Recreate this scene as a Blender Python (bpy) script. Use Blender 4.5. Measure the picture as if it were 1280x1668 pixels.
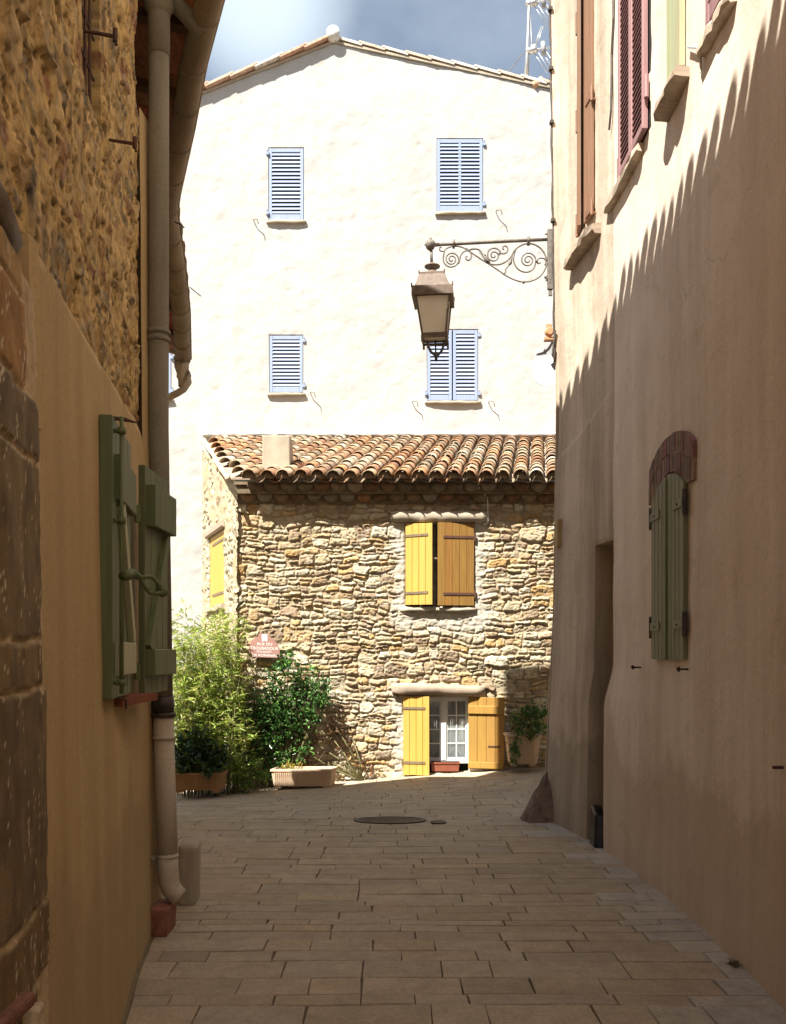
import bpy, math, random
import numpy as np
from mathutils import Vector

# ---------------------------------------------------------------- camera, sky, sun, exposure
for o in list(bpy.data.objects): bpy.data.objects.remove(o)
S = bpy.context.scene
C = S.collection
R = math.radians
EYE = 1.6; FPX = 1500.0; HX, HY = 640.0, 1065.0       # the photograph's vanishing point and focal length in its own pixels
cam = bpy.data.objects.new('camera', bpy.data.cameras.new('camera')); C.objects.link(cam)
cam.location = (0, 0, EYE); cam.rotation_euler = (R(90), 0, 0)
cam.data.sensor_fit = 'HORIZONTAL'; cam.data.sensor_width = 36
cam.data.lens = 36*FPX/1280; cam.data.shift_y = (HY-834)/1280
cam.data.clip_start = 0.05; cam.data.clip_end = 2000
S.camera = cam
SUN = Vector((0.85, 1.0, -1.9))                        # the way the light travels
s_el = math.atan2(1.9, math.hypot(.85, 1)); s_rot = math.atan2(-.85, -1.0)
w = bpy.data.worlds.new('World'); S.world = w; w.use_nodes = True
nt = w.node_tree; nt.nodes.clear()
def WN(t, **k):
    n = nt.nodes.new(t)
    for a, b in k.items(): setattr(n, a, b)
    return n
sky = WN('ShaderNodeTexSky', sky_type='NISHITA', sun_disc=False, sun_elevation=s_el, sun_rotation=s_rot % (2*math.pi))
sky.air_density = 1.0; sky.dust_density = 1.2; sky.ozone_density = 1.0
bg = WN('ShaderNodeBackground'); bg.inputs[1].default_value = 0.037
bgc = WN('ShaderNodeBackground'); bgc.inputs[0].default_value = (.80, .91, 1, 1); bgc.inputs[1].default_value = 0.5
tc = WN('ShaderNodeTexCoord')
no = WN('ShaderNodeTexNoise'); no.inputs['Scale'].default_value = 2.6; no.inputs['Detail'].default_value = 7; no.inputs['Roughness'].default_value = .55
mp = WN('ShaderNodeMapping'); mp.inputs['Scale'].default_value = (1, 1, 1.9); mp.inputs['Location'].default_value = (.35, .2, .1)
nt.links.new(tc.outputs['Generated'], mp.inputs[0]); nt.links.new(mp.outputs[0], no.inputs['Vector'])
ra = WN('ShaderNodeValToRGB'); ra.color_ramp.elements[0].position = .55; ra.color_ramp.elements[1].position = .85
nt.links.new(no.outputs['Fac'], ra.inputs[0])
dt = WN('ShaderNodeVectorMath', operation='DOT_PRODUCT'); cd = Vector((-.145, 1, .72)).normalized(); dt.inputs[1].default_value = cd
nt.links.new(tc.outputs['Generated'], dt.inputs[0])
r2 = WN('ShaderNodeMapRange', interpolation_type='SMOOTHSTEP'); r2.inputs[1].default_value = .9955; r2.inputs[2].default_value = 1.0006
nt.links.new(dt.outputs['Value'], r2.inputs[0])
ad = WN('ShaderNodeMath', operation='MULTIPLY_ADD', use_clamp=True); ad.inputs[1].default_value = .55
nt.links.new(r2.outputs[0], ad.inputs[0]); 
mu = WN('ShaderNodeMath', operation='MULTIPLY'); mu.inputs[1].default_value = .30
nt.links.new(ra.outputs[0], mu.inputs[0]); ve = WN('ShaderNodeMath', operation='ADD'); ve.inputs[1].default_value = .17; nt.links.new(mu.outputs[0], ve.inputs[0]); nt.links.new(ve.outputs[0], ad.inputs[2])
mx = WN('ShaderNodeMixShader'); out = WN('ShaderNodeOutputWorld')
nt.links.new(sky.outputs[0], bg.inputs[0]); nt.links.new(ad.outputs[0], mx.inputs[0])
nt.links.new(bg.outputs[0], mx.inputs[1]); nt.links.new(bgc.outputs[0], mx.inputs[2]); nt.links.new(mx.outputs[0], out.inputs[0])
sl = bpy.data.lights.new('sun', 'SUN'); sl.energy = 5.0; sl.angle = R(.3); sl.color = (1, .95, .86)
so = bpy.data.objects.new('sun', sl); C.objects.link(so); so.location = (-10, -15, 30); so.rotation_euler = SUN.to_track_quat('-Z', 'Y').to_euler()
S.view_settings.view_transform = 'Standard'; S.view_settings.look = 'None'; S.view_settings.gamma = 1; S.view_settings.exposure = 1.62
S.cycles.max_bounces = 8; S.cycles.diffuse_bounces = 5
S.cycles.use_denoising = True

# ---------------------------------------------------------------- helpers
rnd = random.Random(7); rng = np.random.default_rng(5)
def P(px, py, y): return Vector(((px-HX)/FPX*y, y, EYE+(HY-py)/FPX*y))
def H(py, y): return EYE+(HY-py)/FPX*y
def XX(px, y): return (px-HX)/FPX*y
def lerp(a, b, t): return a+(b-a)*t

def hash2(i, j, s):
    n = (i.astype(np.int64)*374761393 + j.astype(np.int64)*668265263 + s*1274126177) & 0xffffffff
    n = ((n ^ (n >> 13))*1274126177) & 0xffffffff
    n = ((n ^ (n >> 16))*2246822519) & 0xffffffff
    return ((n ^ (n >> 13)) & 0xffffff)/float(0xffffff)
def vnoise(x, y, s=0):
    x = np.asarray(x, float); y = np.asarray(y, float)
    i = np.floor(x); j = np.floor(y); fx = x-i; fy = y-j
    fx = fx*fx*(3-2*fx); fy = fy*fy*(3-2*fy)
    a = hash2(i, j, s); b = hash2(i+1, j, s); c = hash2(i, j+1, s); d = hash2(i+1, j+1, s)
    return (a*(1-fx)+b*fx)*(1-fy)+(c*(1-fx)+d*fx)*fy
def fbm(x, y, s=0, o=4):
    t = 0; a = .5; n = 0
    for k in range(o):
        t = t+a*vnoise(x*2**k, y*2**k, s+k*17); n += a; a *= .5
    return t/n
def sstep(a, b, x):
    t = np.clip((x-a)/(b-a), 0, 1); return t*t*(3-2*t)

class MB:
    def __init__(s): s.v = []; s.f = []; s.c = []; s.col = None
    def add(s, vs, fs, col=None):
        b = len(s.v); s.v += [tuple(v) for v in vs]; s.f += [tuple(b+i for i in f) for f in fs]
        s.c += [col or s.col or (1, 1, 1)]*len(vs)
    def hexa(s, p, col=None):       # 8 points: 4 bottom, 4 top
        s.add(p, [(3,2,1,0), (4,5,6,7), (0,1,5,4), (1,2,6,5), (2,3,7,6), (3,0,4,7)], col)
    def box(s, a, b, col=None):
        x0,y0,z0 = a; x1,y1,z1 = b
        s.hexa([(x0,y0,z0),(x1,y0,z0),(x1,y1,z0),(x0,y1,z0),(x0,y0,z1),(x1,y0,z1),(x1,y1,z1),(x0,y1,z1)], col)
    def fbox(s, F, u0, u1, n0, n1, z0, z1, col=None, ch=0):
        if ch:                       # chamfered front edges
            q = [(u0,n0,z0),(u1,n0,z0),(u1,n0,z1),(u0,n0,z1),(u0,n1-ch,z0),(u1,n1-ch,z0),(u1,n1-ch,z1),(u0,n1-ch,z1),
                 (u0+ch,n1,z0+ch),(u1-ch,n1,z0+ch),(u1-ch,n1,z1-ch),(u0+ch,n1,z1-ch)]
            s.add([F.p(*i) for i in q], [(0,1,2,3),(0,4,5,1),(1,5,6,2),(2,6,7,3),(3,7,4,0),(4,8,9,5),(5,9,10,6),(6,10,11,7),(7,11,8,4),(8,11,10,9)], col)
            return
        q = [(u0,n0,z0),(u1,n0,z0),(u1,n1,z0),(u0,n1,z0),(u0,n0,z1),(u1,n0,z1),(u1,n1,z1),(u0,n1,z1)]
        s.hexa([F.p(*i) for i in q], col)
    def tube(s, pts, r, n=8, col=None, cap=True):
        pts = [Vector(p) for p in pts]; m = len(pts); rr = r if isinstance(r, (list, tuple)) else [r]*m
        vs = []; fs = []; prev = None
        for i, p in enumerate(pts):
            t = (pts[min(i+1, m-1)]-pts[max(i-1, 0)]).normalized()
            if prev is None: a = t.orthogonal().normalized()
            else:
                a = prev-t*prev.dot(t); a = a.normalized() if a.length > 1e-6 else t.orthogonal().normalized()
            prev = a; b = t.cross(a)
            for k in range(n):
                q = 2*math.pi*k/n; vs.append(p+(a*math.cos(q)+b*math.sin(q))*rr[i])
        for i in range(m-1):
            for k in range(n):
                k2 = (k+1) % n; fs.append((i*n+k, i*n+k2, (i+1)*n+k2, (i+1)*n+k))
        if cap: fs.append(tuple(range(n))[::-1]); fs.append(tuple((m-1)*n+k for k in range(n)))
        s.add(vs, fs, col)
    def lathe(s, c, prof, n=16, col=None, axis=None, sq=False):
        ax = Vector(axis or (0,0,1)).normalized(); a = ax.orthogonal().normalized() if axis else Vector((1,0,0)); b = ax.cross(a)
        vs = []; fs = []; c = Vector(c)
        for r, h in prof:
            for k in range(n):
                q = 2*math.pi*(k+.5)/n; vs.append(c+ax*h+(a*math.cos(q)+b*math.sin(q))*r)
        for i in range(len(prof)-1):
            for k in range(n):
                k2 = (k+1) % n; fs.append((i*n+k, i*n+k2, (i+1)*n+k2, (i+1)*n+k))
        fs.append(tuple(range(n))[::-1]); fs.append(tuple((len(prof)-1)*n+k for k in range(n)))
        s.add(vs, fs, col)
    def prism(s, poly, off, col=None):          # poly of 3-D points, extruded by off
        off = Vector(off); n = len(poly); a = [Vector(p) for p in poly]; b = [p+off for p in a]
        fs = [tuple(range(n))[::-1], tuple(range(n, 2*n))]+[(i, (i+1) % n, n+(i+1) % n, n+i) for i in range(n)]
        s.add(a+b, fs, col)
class Frame:
    def __init__(s, o, u, n): s.o = Vector(o); s.u = Vector(u).normalized(); s.n = Vector(n).normalized()
    def p(s, u, n, z): return s.o+s.u*u+s.n*n+Vector((0,0,z))

def mesh_of(name, v, f, cols=None, smooth=False):
    me = bpy.data.meshes.new(name)
    v = np.asarray(v, dtype=np.float32); 
    if isinstance(f, np.ndarray):
        nf = len(f); k = f.shape[1]
        me.vertices.add(len(v)); me.vertices.foreach_set('co', v.ravel())
        me.loops.add(nf*k); me.loops.foreach_set('vertex_index', f.astype(np.int32).ravel())
        me.polygons.add(nf); me.polygons.foreach_set('loop_start', np.arange(0, nf*k, k, dtype=np.int32))
        me.update(calc_edges=True); me.validate()
    else:
        me.from_pydata(v.tolist(), [], f); me.update()
    if cols is not None:
        at = me.color_attributes.new('Col', 'FLOAT_COLOR', 'POINT')
        c = np.ones((len(v), 4), dtype=np.float32); c[:, :3] = np.asarray(cols, dtype=np.float32); at.data.foreach_set('color', c.ravel())
    me.polygons.foreach_set('use_smooth', [smooth]*len(me.polygons))
    return me
def root_loc(o):
    l = Vector((0,0,0))
    while o is not None: l = l+Vector(o.location); o = o.parent
    return l
def link(name, v, f, mat, parent=None, cols=None, smooth=False, loc=None):
    base = root_loc(parent) if parent else Vector(loc or (0,0,0))
    v = np.asarray([tuple(x) for x in v] if not isinstance(v, np.ndarray) else v, dtype=np.float64)-np.array(base)
    o = bpy.data.objects.new(name, mesh_of(name, v, f, cols, smooth)); C.objects.link(o)
    o.data.materials.append(mat)
    if parent: o.parent = parent
    else: o.location = base
    return o
def part(name, mb, mat, parent, smooth=False, label=None):
    o = link(name, mb.v, mb.f, mat, parent, mb.c, smooth)
    if label: o['label'] = label
    return o
def solo(name, mb, mat, label, cat, group=None, smooth=False, loc=None):
    if loc is None:
        a = np.array([tuple(x) for x in mb.v]); loc = ((a[:,0].min()+a[:,0].max())/2, (a[:,1].min()+a[:,1].max())/2, a[:,2].min())
    o = link(name, mb.v, mb.f, mat, None, mb.c, smooth, loc); o['label'] = label; o['category'] = cat
    if group: o['group'] = group
    return o
def thing(name, label, cat, loc=(0,0,0), group=None):
    o = bpy.data.objects.new(name, None); C.objects.link(o); o.location = loc; o.empty_display_size = .2
    o['label'] = label; o['category'] = cat
    if group: o['group'] = group
    return o
def bevel(o, wd=.004, seg=2):
    m = o.modifiers.new('Bevel', 'BEVEL'); m.width = wd; m.segments = seg; m.limit_method = 'ANGLE'; m.angle_limit = R(40); return o

# ---------------------------------------------------------------- materials
class MT:
    def __init__(s, name):
        s.m = bpy.data.materials.new(name); s.m.use_nodes = True; s.t = s.m.node_tree; s.b = s.t.nodes['Principled BSDF']; s._tc = None
    def n(s, t, **k):
        x = s.t.nodes.new(t)
        for a, b in k.items(): setattr(x, a, b)
        return x
    def l(s, a, b): s.t.links.new(a, b)
    def co(s, scale=(1,1,1)):
        if s._tc is None: s._tc = s.n('ShaderNodeTexCoord')
        m = s.n('ShaderNodeMapping'); m.inputs['Scale'].default_value = scale; s.l(s._tc.outputs['Object'], m.inputs[0]); return m.outputs[0]
    def noise(s, sc, det=4, rough=.6, vec=(1,1,1), dist=0):
        x = s.n('ShaderNodeTexNoise'); x.inputs['Scale'].default_value = sc; x.inputs['Detail'].default_value = det
        x.inputs['Roughness'].default_value = rough; x.inputs['Distortion'].default_value = dist; s.l(s.co(vec), x.inputs['Vector']); return x.outputs['Fac']
    def ramp(s, fac, stops):
        x = s.n('ShaderNodeValToRGB'); e = x.color_ramp.elements
        for i, (p, c) in enumerate(stops):
            k = e[i] if i < 2 else e.new(p)
            k.position = p; k.color = (c[0], c[1], c[2], 1) if isinstance(c, (tuple, list)) else (c, c, c, 1)
        s.l(fac, x.inputs[0]); return x.outputs[0]
    def mix(s, a, b, fac, mode='MIX'):
        x = s.n('ShaderNodeMix', data_type='RGBA', blend_type=mode)
        for sock, v in ((x.inputs[6], a), (x.inputs[7], b), (x.inputs[0], fac)):
            if isinstance(v, bpy.types.NodeSocket): s.l(v, sock)
            elif isinstance(v, (tuple, list)): sock.default_value = (*v[:3], 1)
            else: sock.default_value = v
        return x.outputs[2]
    def bump(s, h, st=.3, d=.01):
        x = s.n('ShaderNodeBump'); x.inputs['Strength'].default_value = st; x.inputs['Distance'].default_value = d
        s.l(h, x.inputs['Height'])
        if s.b.inputs['Normal'].is_linked: s.l(s.b.inputs['Normal'].links[0].from_socket, x.inputs['Normal'])
        s.l(x.outputs[0], s.b.inputs['Normal'])
    def fin(s, col=None, rough=.8, metal=0, spec=.3):
        if col is not None:
            if isinstance(col, bpy.types.NodeSocket): s.l(col, s.b.inputs['Base Color'])
            else: s.b.inputs['Base Color'].default_value = (*col[:3], 1)
        if isinstance(rough, bpy.types.NodeSocket): s.l(rough, s.b.inputs['Roughness'])
        else: s.b.inputs['Roughness'].default_value = rough
        s.b.inputs['Metallic'].default_value = metal; s.b.inputs['Specular IOR Level'].default_value = spec
        return s.m
    def attr(s):
        x = s.n('ShaderNodeAttribute', attribute_name='Col'); return x.outputs['Color']

def plaster(name, a, b, c=None, streak=.5, bump=.25, patch=1.1, cracks=0, base=None):
    m = MT(name)
    base_col = base; col = m.ramp(m.noise(patch, 6, .6, dist=.4), [(.32, a), (.68, b)])
    if streak:
        st = m.ramp(m.noise(1.0, 5, .62, (4, 4, .35)), [(.38, 0.0), (.72, 1.0)])
        col = m.mix(col, c or tuple(x*.72 for x in a), m.ramp(st, [(0, 0.0), (1, streak)]))
    fine = m.ramp(m.noise(60, 3, .7), [(.3, .86), (.7, 1.08)])
    bs = base_col
    col = m.mix(col, fine, 1.0, 'MULTIPLY')
    if cracks:
        vo = m.n('ShaderNodeTexVoronoi', feature='DISTANCE_TO_EDGE'); vo.inputs['Scale'].default_value = 1.1
        wp = m.n('ShaderNodeTexNoise'); wp.inputs['Scale'].default_value = 3.5; wp.inputs['Detail'].default_value = 7; m.l(m.co(), wp.inputs['Vector'])
        va = m.n('ShaderNodeVectorMath', operation='MULTIPLY_ADD'); va.inputs[1].default_value = (.5,.5,.5); m.l(wp.outputs['Color'], va.inputs[0]); m.l(m.co(), va.inputs[2]); m.l(va.outputs[0], vo.inputs['Vector'])
        cr = m.ramp(vo.outputs['Distance'], [(.0, 1.0), (.006, 0.0)]); mk = m.ramp(m.noise(.9, 3, .5), [(.55, 0.0), (.62, cracks)])
        col = m.mix(col, tuple(x*.35 for x in a), m.mix(cr, mk, 1.0, 'MULTIPLY'))
        pt = m.ramp(m.noise(2.6, 5, .65, dist=.8), [(.60, 0.0), (.64, cracks*.55)]); col = m.mix(col, c or tuple(x*.8 for x in b), pt)
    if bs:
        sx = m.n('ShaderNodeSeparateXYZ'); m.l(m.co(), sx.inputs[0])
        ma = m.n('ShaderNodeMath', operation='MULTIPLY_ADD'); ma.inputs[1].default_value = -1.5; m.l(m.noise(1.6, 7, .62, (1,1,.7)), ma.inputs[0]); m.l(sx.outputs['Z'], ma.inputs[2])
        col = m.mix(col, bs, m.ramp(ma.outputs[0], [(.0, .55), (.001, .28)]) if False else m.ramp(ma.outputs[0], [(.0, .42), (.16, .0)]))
    m.bump(m.noise(6, 4, .6), bump, .02); m.bump(m.noise(75, 4, .7), bump*.9, .004)
    return m.fin(col, .93, 0, .15)
def stonemat(name, fine=45, bump=.5, amp=(.8, 1.12), rough=.92):
    m = MT(name)
    col = m.mix(m.attr(), m.ramp(m.noise(fine*.35, 6, .7, dist=.6), [(.3, amp[0]), (.7, amp[1])]), 1.0, 'MULTIPLY')
    col = m.mix(col, m.ramp(m.noise(fine*2.4, 3, .7), [(.35, .84), (.65, 1.06)]), 1.0, 'MULTIPLY')
    m.bump(m.noise(fine*.6, 5, .7), bump, .008); m.bump(m.noise(fine*3, 3, .7), bump*.7, .002)
    return m.fin(col, rough, 0, .2)
def painted(name, a, b=None, vec=(14, 14, .8), rough=.6, bump=.15, wear=.25, wearcol=(.25,.2,.15)):
    m = MT(name); b = b or tuple(x*.8 for x in a)
    col = m.ramp(m.noise(2.2, 6, .65, vec), [(.3, b), (.62, a)])
    col = m.mix(col, m.attr(), 1.0, 'MULTIPLY')
    if wear: col = m.mix(col, wearcol, m.ramp(m.noise(9, 8, .75, (1.5,1.5,.6)), [(.64, 0.0), (.78, wear)]))
    m.bump(m.noise(5, 5, .7, (12, 12, .7)), bump, .003)
    return m.fin(col, rough, 0, .35)
def metalp(name, a, b, rough=.55, metal=.3, sc=14):
    m = MT(name); col = m.ramp(m.noise(sc, 6, .7), [(.35, a), (.66, b)]); m.bump(m.noise(sc*4, 4, .6), .2, .002)
    return m.fin(col, rough, metal, .4)
M = {}
M['white'] = plaster('white_render', (.47,.468,.455), (.445,.438,.415), (.35,.325,.28), .3, .5, 2.5, cracks=.25)
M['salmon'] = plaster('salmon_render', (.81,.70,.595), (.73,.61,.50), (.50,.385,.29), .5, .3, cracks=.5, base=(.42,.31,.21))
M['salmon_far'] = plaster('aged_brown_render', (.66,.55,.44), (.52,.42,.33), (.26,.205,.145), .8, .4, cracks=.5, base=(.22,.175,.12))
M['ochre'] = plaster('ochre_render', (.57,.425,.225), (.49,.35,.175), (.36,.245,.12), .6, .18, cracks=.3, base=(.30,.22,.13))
M['rubble'] = stonemat('rubble_stone', 42, .7)
M['rubble_l'] = stonemat('rubble_left', 34, .7, (.6, 1.25))
M['dressed'] = stonemat('dressed_stone', 60, .35, (.85, 1.1), .8)
M['tile'] = stonemat('terracotta_tile', 34, .4, (.5, 1.15), .85)
M['paver'] = stonemat('street_paver', 20, .3, (.8, 1.12), .75)
M['joint'] = stonemat('joint_dirt', 30, .5)
M['rough'] = plaster('rough_side_render', (.66,.55,.38), (.54,.42,.26), (.42,.31,.19), .3, 1.0, 5)
M['yellow'] = painted('yellow_paint', (.54,.355,.075), (.48,.30,.06), wear=.3, wearcol=(.30,.18,.06))
M['amber'] = painted('amber_paint', (.27,.145,.032), (.20,.10,.022), wear=.5, wearcol=(.22,.09,.03))
M['amber2'] = painted('amber_light_paint', (.36,.205,.045), (.30,.16,.035), wear=.4, wearcol=(.3,.15,.04))
M['blue'] = painted('pale_blue_paint', (.275,.335,.465), (.235,.29,.415), wear=.35, wearcol=(.35,.36,.38))
M['pink'] = painted('dusty_pink_paint', (.30,.17,.17), (.23,.12,.12), wear=.35)
M['brown'] = painted('brown_shutter_paint', (.25,.13,.075), (.18,.09,.05), wear=.5, wearcol=(.36,.23,.15))
M['green'] = painted('green_paint', (.14,.165,.07), (.09,.115,.045), wear=.5)
M['palegreen'] = painted('faded_green_paint', (.22,.215,.125), (.14,.145,.08), wear=.5, wearcol=(.16,.14,.09), vec=(22,22,.8))
M['cream'] = painted('cream_paint', (.40,.39,.24), (.33,.32,.19), wear=.3)
M['whitep'] = painted('white_paint', (.70,.70,.68), (.62,.62,.60), wear=.2)
M['wood'] = painted('weathered_wood', (.40,.32,.24), (.25,.19,.14), vec=(.8, 10, 12), rough=.85, bump=.6, wear=.4)
M['woodv'] = painted('dark_door_wood', (.06,.045,.035), (.03,.025,.02), rough=.7)
M['iron'] = metalp('dark_iron', (.035,.03,.028), (.09,.07,.055))
M['rust'] = metalp('rusty_iron', (.12,.05,.03), (.06,.035,.025), .8, .1)
M['lampmetal'] = metalp('lamp_grey_iron', (.10,.09,.08), (.20,.175,.15), .65, .15, 22)
M['copper'] = metalp('aged_copper', (.095,.068,.052), (.17,.125,.095), .65, .1, 16)
M['strap'] = metalp('strap_iron', (.14,.10,.06), (.22,.17,.10), .7, .1)
M['pipe'] = plaster('pipe_paint', (.27,.245,.185), (.22,.20,.15), (.09,.08,.06), .5, .05)
M['pipe2'] = plaster('pipe_cast_pale', (.62,.56,.45), (.54,.47,.37), (.26,.20,.14), .6, .06)
M['gutter'] = plaster('gutter_zinc_brown', (.34,.28,.20), (.28,.22,.16), (.16,.12,.09), .5, .05, 5)
M['pot'] = plaster('terracotta_planter', (.66,.50,.36), (.58,.42,.29), (.42,.29,.19), .35, .1, 4)
M['potd'] = plaster('brown_planter', (.42,.25,.12), (.34,.20,.10), (.2,.12,.07), .4, .1, 4)
M['redpot'] = plaster('red_flower_box', (.27,.095,.06), (.21,.075,.045), (.2,.05,.03), .3, .05, 6)
M['concrete'] = plaster('pale_concrete', (.46,.40,.31), (.38,.33,.255), (.26,.22,.17), .5, .3, 5)
M['black'] = metalp('black_plastic', (.012,.012,.013), (.025,.025,.025), .28, 0)
M['rock'] = stonemat('corner_rock', 18, .8, (.6, 1.25))
M['alu'] = metalp('aluminium', (.62,.62,.60), (.5,.5,.5), .35, .7)
M['plastic'] = metalp('white_dish', (.29,.29,.30), (.26,.26,.27), .4, 0)
m = MT('terracotta_vent'); M['vent'] = m.fin((.45,.25,.13), .7)
m = MT('dark_interior'); M['dark'] = m.fin((.02,.018,.016), .9)
m = MT('curtain'); M['curtain'] = m.fin(m.ramp(m.noise(3, 2, .5, (18,18,.3)), [(.35,(.5,.46,.4)), (.65,(.8,.77,.7))]), .95)
m = MT('window_glass'); m.b.inputs['Transmission Weight'].default_value = .85; M['glass'] = m.fin((.75,.8,.82), .06, 0, .5)
m = MT('old_glass'); M['oldglass'] = m.fin(m.ramp(m.noise(5,3), [(.3,(.10,.12,.13)), (.7,(.22,.24,.25))]), .12, 0, .6)
m = MT('frosted_lamp_glass'); fc = m.ramp(m.noise(4, 3), [(.3,(.80,.74,.60)), (.7,(.88,.83,.70))]); M['frost'] = m.fin(fc, .3, 0, .4)
tl = m.n('ShaderNodeBsdfTranslucent'); m.l(fc, tl.inputs[0]); mxs = m.n('ShaderNodeMixShader'); mxs.inputs[0].default_value = .25; m.l(m.b.outputs[0], mxs.inputs[1]); m.l(tl.outputs[0], mxs.inputs[2]); m.l(mxs.outputs[0], m.t.nodes['Material Output'].inputs[0])
def leafmat(name, rough=.5, tr=.35):
    m = MT(name); col = m.attr()
    m.l(col, m.b.inputs['Base Color']); m.b.inputs['Roughness'].default_value = rough; m.b.inputs['Specular IOR Level'].default_value = .4
    tl = m.n('ShaderNodeBsdfTranslucent'); hs = m.n('ShaderNodeHueSaturation'); hs.inputs['Value'].default_value = 1.7; hs.inputs['Hue'].default_value = .485
    m.l(col, hs.inputs['Color']); m.l(hs.outputs[0], tl.inputs[0])
    mx = m.n('ShaderNodeMixShader'); mx.inputs[0].default_value = tr; o = m.t.nodes['Material Output']
    m.l(m.b.outputs[0], mx.inputs[1]); m.l(tl.outputs[0], mx.inputs[2]); m.l(mx.outputs[0], o.inputs[0]); return m.m
M['leaf'] = leafmat('leaf'); M['glossyleaf'] = leafmat('glossy_leaf', .28, .15)
M['stem'] = metalp('green_stem', (.10,.11,.04), (.2,.17,.08), .7, 0)
M['soil'] = metalp('planter_soil', (.05,.035,.025), (.09,.06,.04), .95, 0)
M['signface'] = painted('sign_enamel', (.36,.20,.17), (.30,.16,.14), vec=(3,3,3), rough=.35, wear=.15)
M['signtext'] = painted('sign_lettering', (.85,.80,.76), (.80,.74,.70), rough=.5, wear=0)
# ---------------------------------------------------------------- ground and paving
def gz(x, y):
    t = np.clip((np.asarray(y, float)-8.3)/4.6, 0, 1); t = t*t*(3-2*t)
    zf = np.clip(-.13+.07*(np.asarray(x, float)-.17), -.6, .25)
    return t*zf
def gzf(x, y): return float(gz(x, y))
xs = np.concatenate([np.array([-600,-200,-60,-20]), np.arange(-8, 8.01, .25), np.array([20,60,200,600])])
ys = np.concatenate([np.array([-600,-100,-20,-8]), np.arange(-4, 18.01, .25), np.array([30,80,250,900])])
X, Y = np.meshgrid(xs, ys); Z = gz(X, Y)-.02
nx, ny = len(xs), len(ys); I = np.arange(nx*ny).reshape(ny, nx)
F4 = np.stack([I[:-1,:-1].ravel(), I[:-1,1:].ravel(), I[1:,1:].ravel(), I[1:,:-1].ravel()], 1)
g = link('ground', np.stack([X.ravel(), Y.ravel(), Z.ravel()], 1), F4, M['joint'], cols=np.tile([.25,.20,.145], (nx*ny, 1)), smooth=True); g['kind'] = 'structure'

pv = MB(); y = .6; row = 0
while y < 12.95:
    d = rnd.choice([.1,.13,.16,.19,.22,.25]) if y < 9 else rnd.choice([.2,.26,.32])
    x = -4.2+rnd.random()*.5
    while x < 4.2:
        L = rnd.choice([.25,.34,.4,.48,.56,.68])
        base = (.42,.34,.245)
        k = rnd.uniform(.91, 1.07); wv = rnd.uniform(-.012, .012)
        c = [base[0]*k+wv, base[1]*k, base[2]*k-wv]
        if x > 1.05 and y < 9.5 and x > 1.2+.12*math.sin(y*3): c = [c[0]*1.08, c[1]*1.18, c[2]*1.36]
        if rnd.random() < .05: c = [q*.9 for q in c]
        c = tuple(c)
        dz = rnd.uniform(-.002, .002); tx = rnd.uniform(-.003, .003); ty = rnd.uniform(-.002, .002); jt = rnd.uniform(.0008, .0024); b = .0035
        def q(xx, yy, z):
            wob = .012*math.sin(xx*2.3+y*1.7)+.006*math.sin(xx*7.1+y*5)
            return (xx, yy+wob, gzf(xx, yy)+z+dz+tx*(xx-x)/L+ty*(yy-y)/d)
        x0, x1, y0, y1 = x+jt, x+L-jt, y+jt*.8, y+d-jt*.8
        sk = rnd.uniform(-.006, .006)
        ns = 3; v = []; f = []
        for i in range(ns+1):
            t = i/ns; xa = x0+(x1-x0)*t; xb = x0+b+(x1-x0-2*b)*t
            e = sk if i in (0, ns) else 0
            v += [q(xa, y0, -.03), q(xa, y0, -.003), q(xb, y0+b, .002), q(xb+e, y1-b, .002), q(xa+e, y1, -.003), q(xa+e, y1, -.03)]
        for i in range(ns):
            for k2 in range(5): f.append((i*6+k2, (i+1)*6+k2, (i+1)*6+k2+1, i*6+k2+1))
        f.append(tuple(range(5, -1, -1))); f.append(tuple(ns*6+k2 for k2 in range(6)))
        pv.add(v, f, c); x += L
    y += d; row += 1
o = part('street_paving', pv, M['paver'], None); o['kind'] = 'structure'

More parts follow.
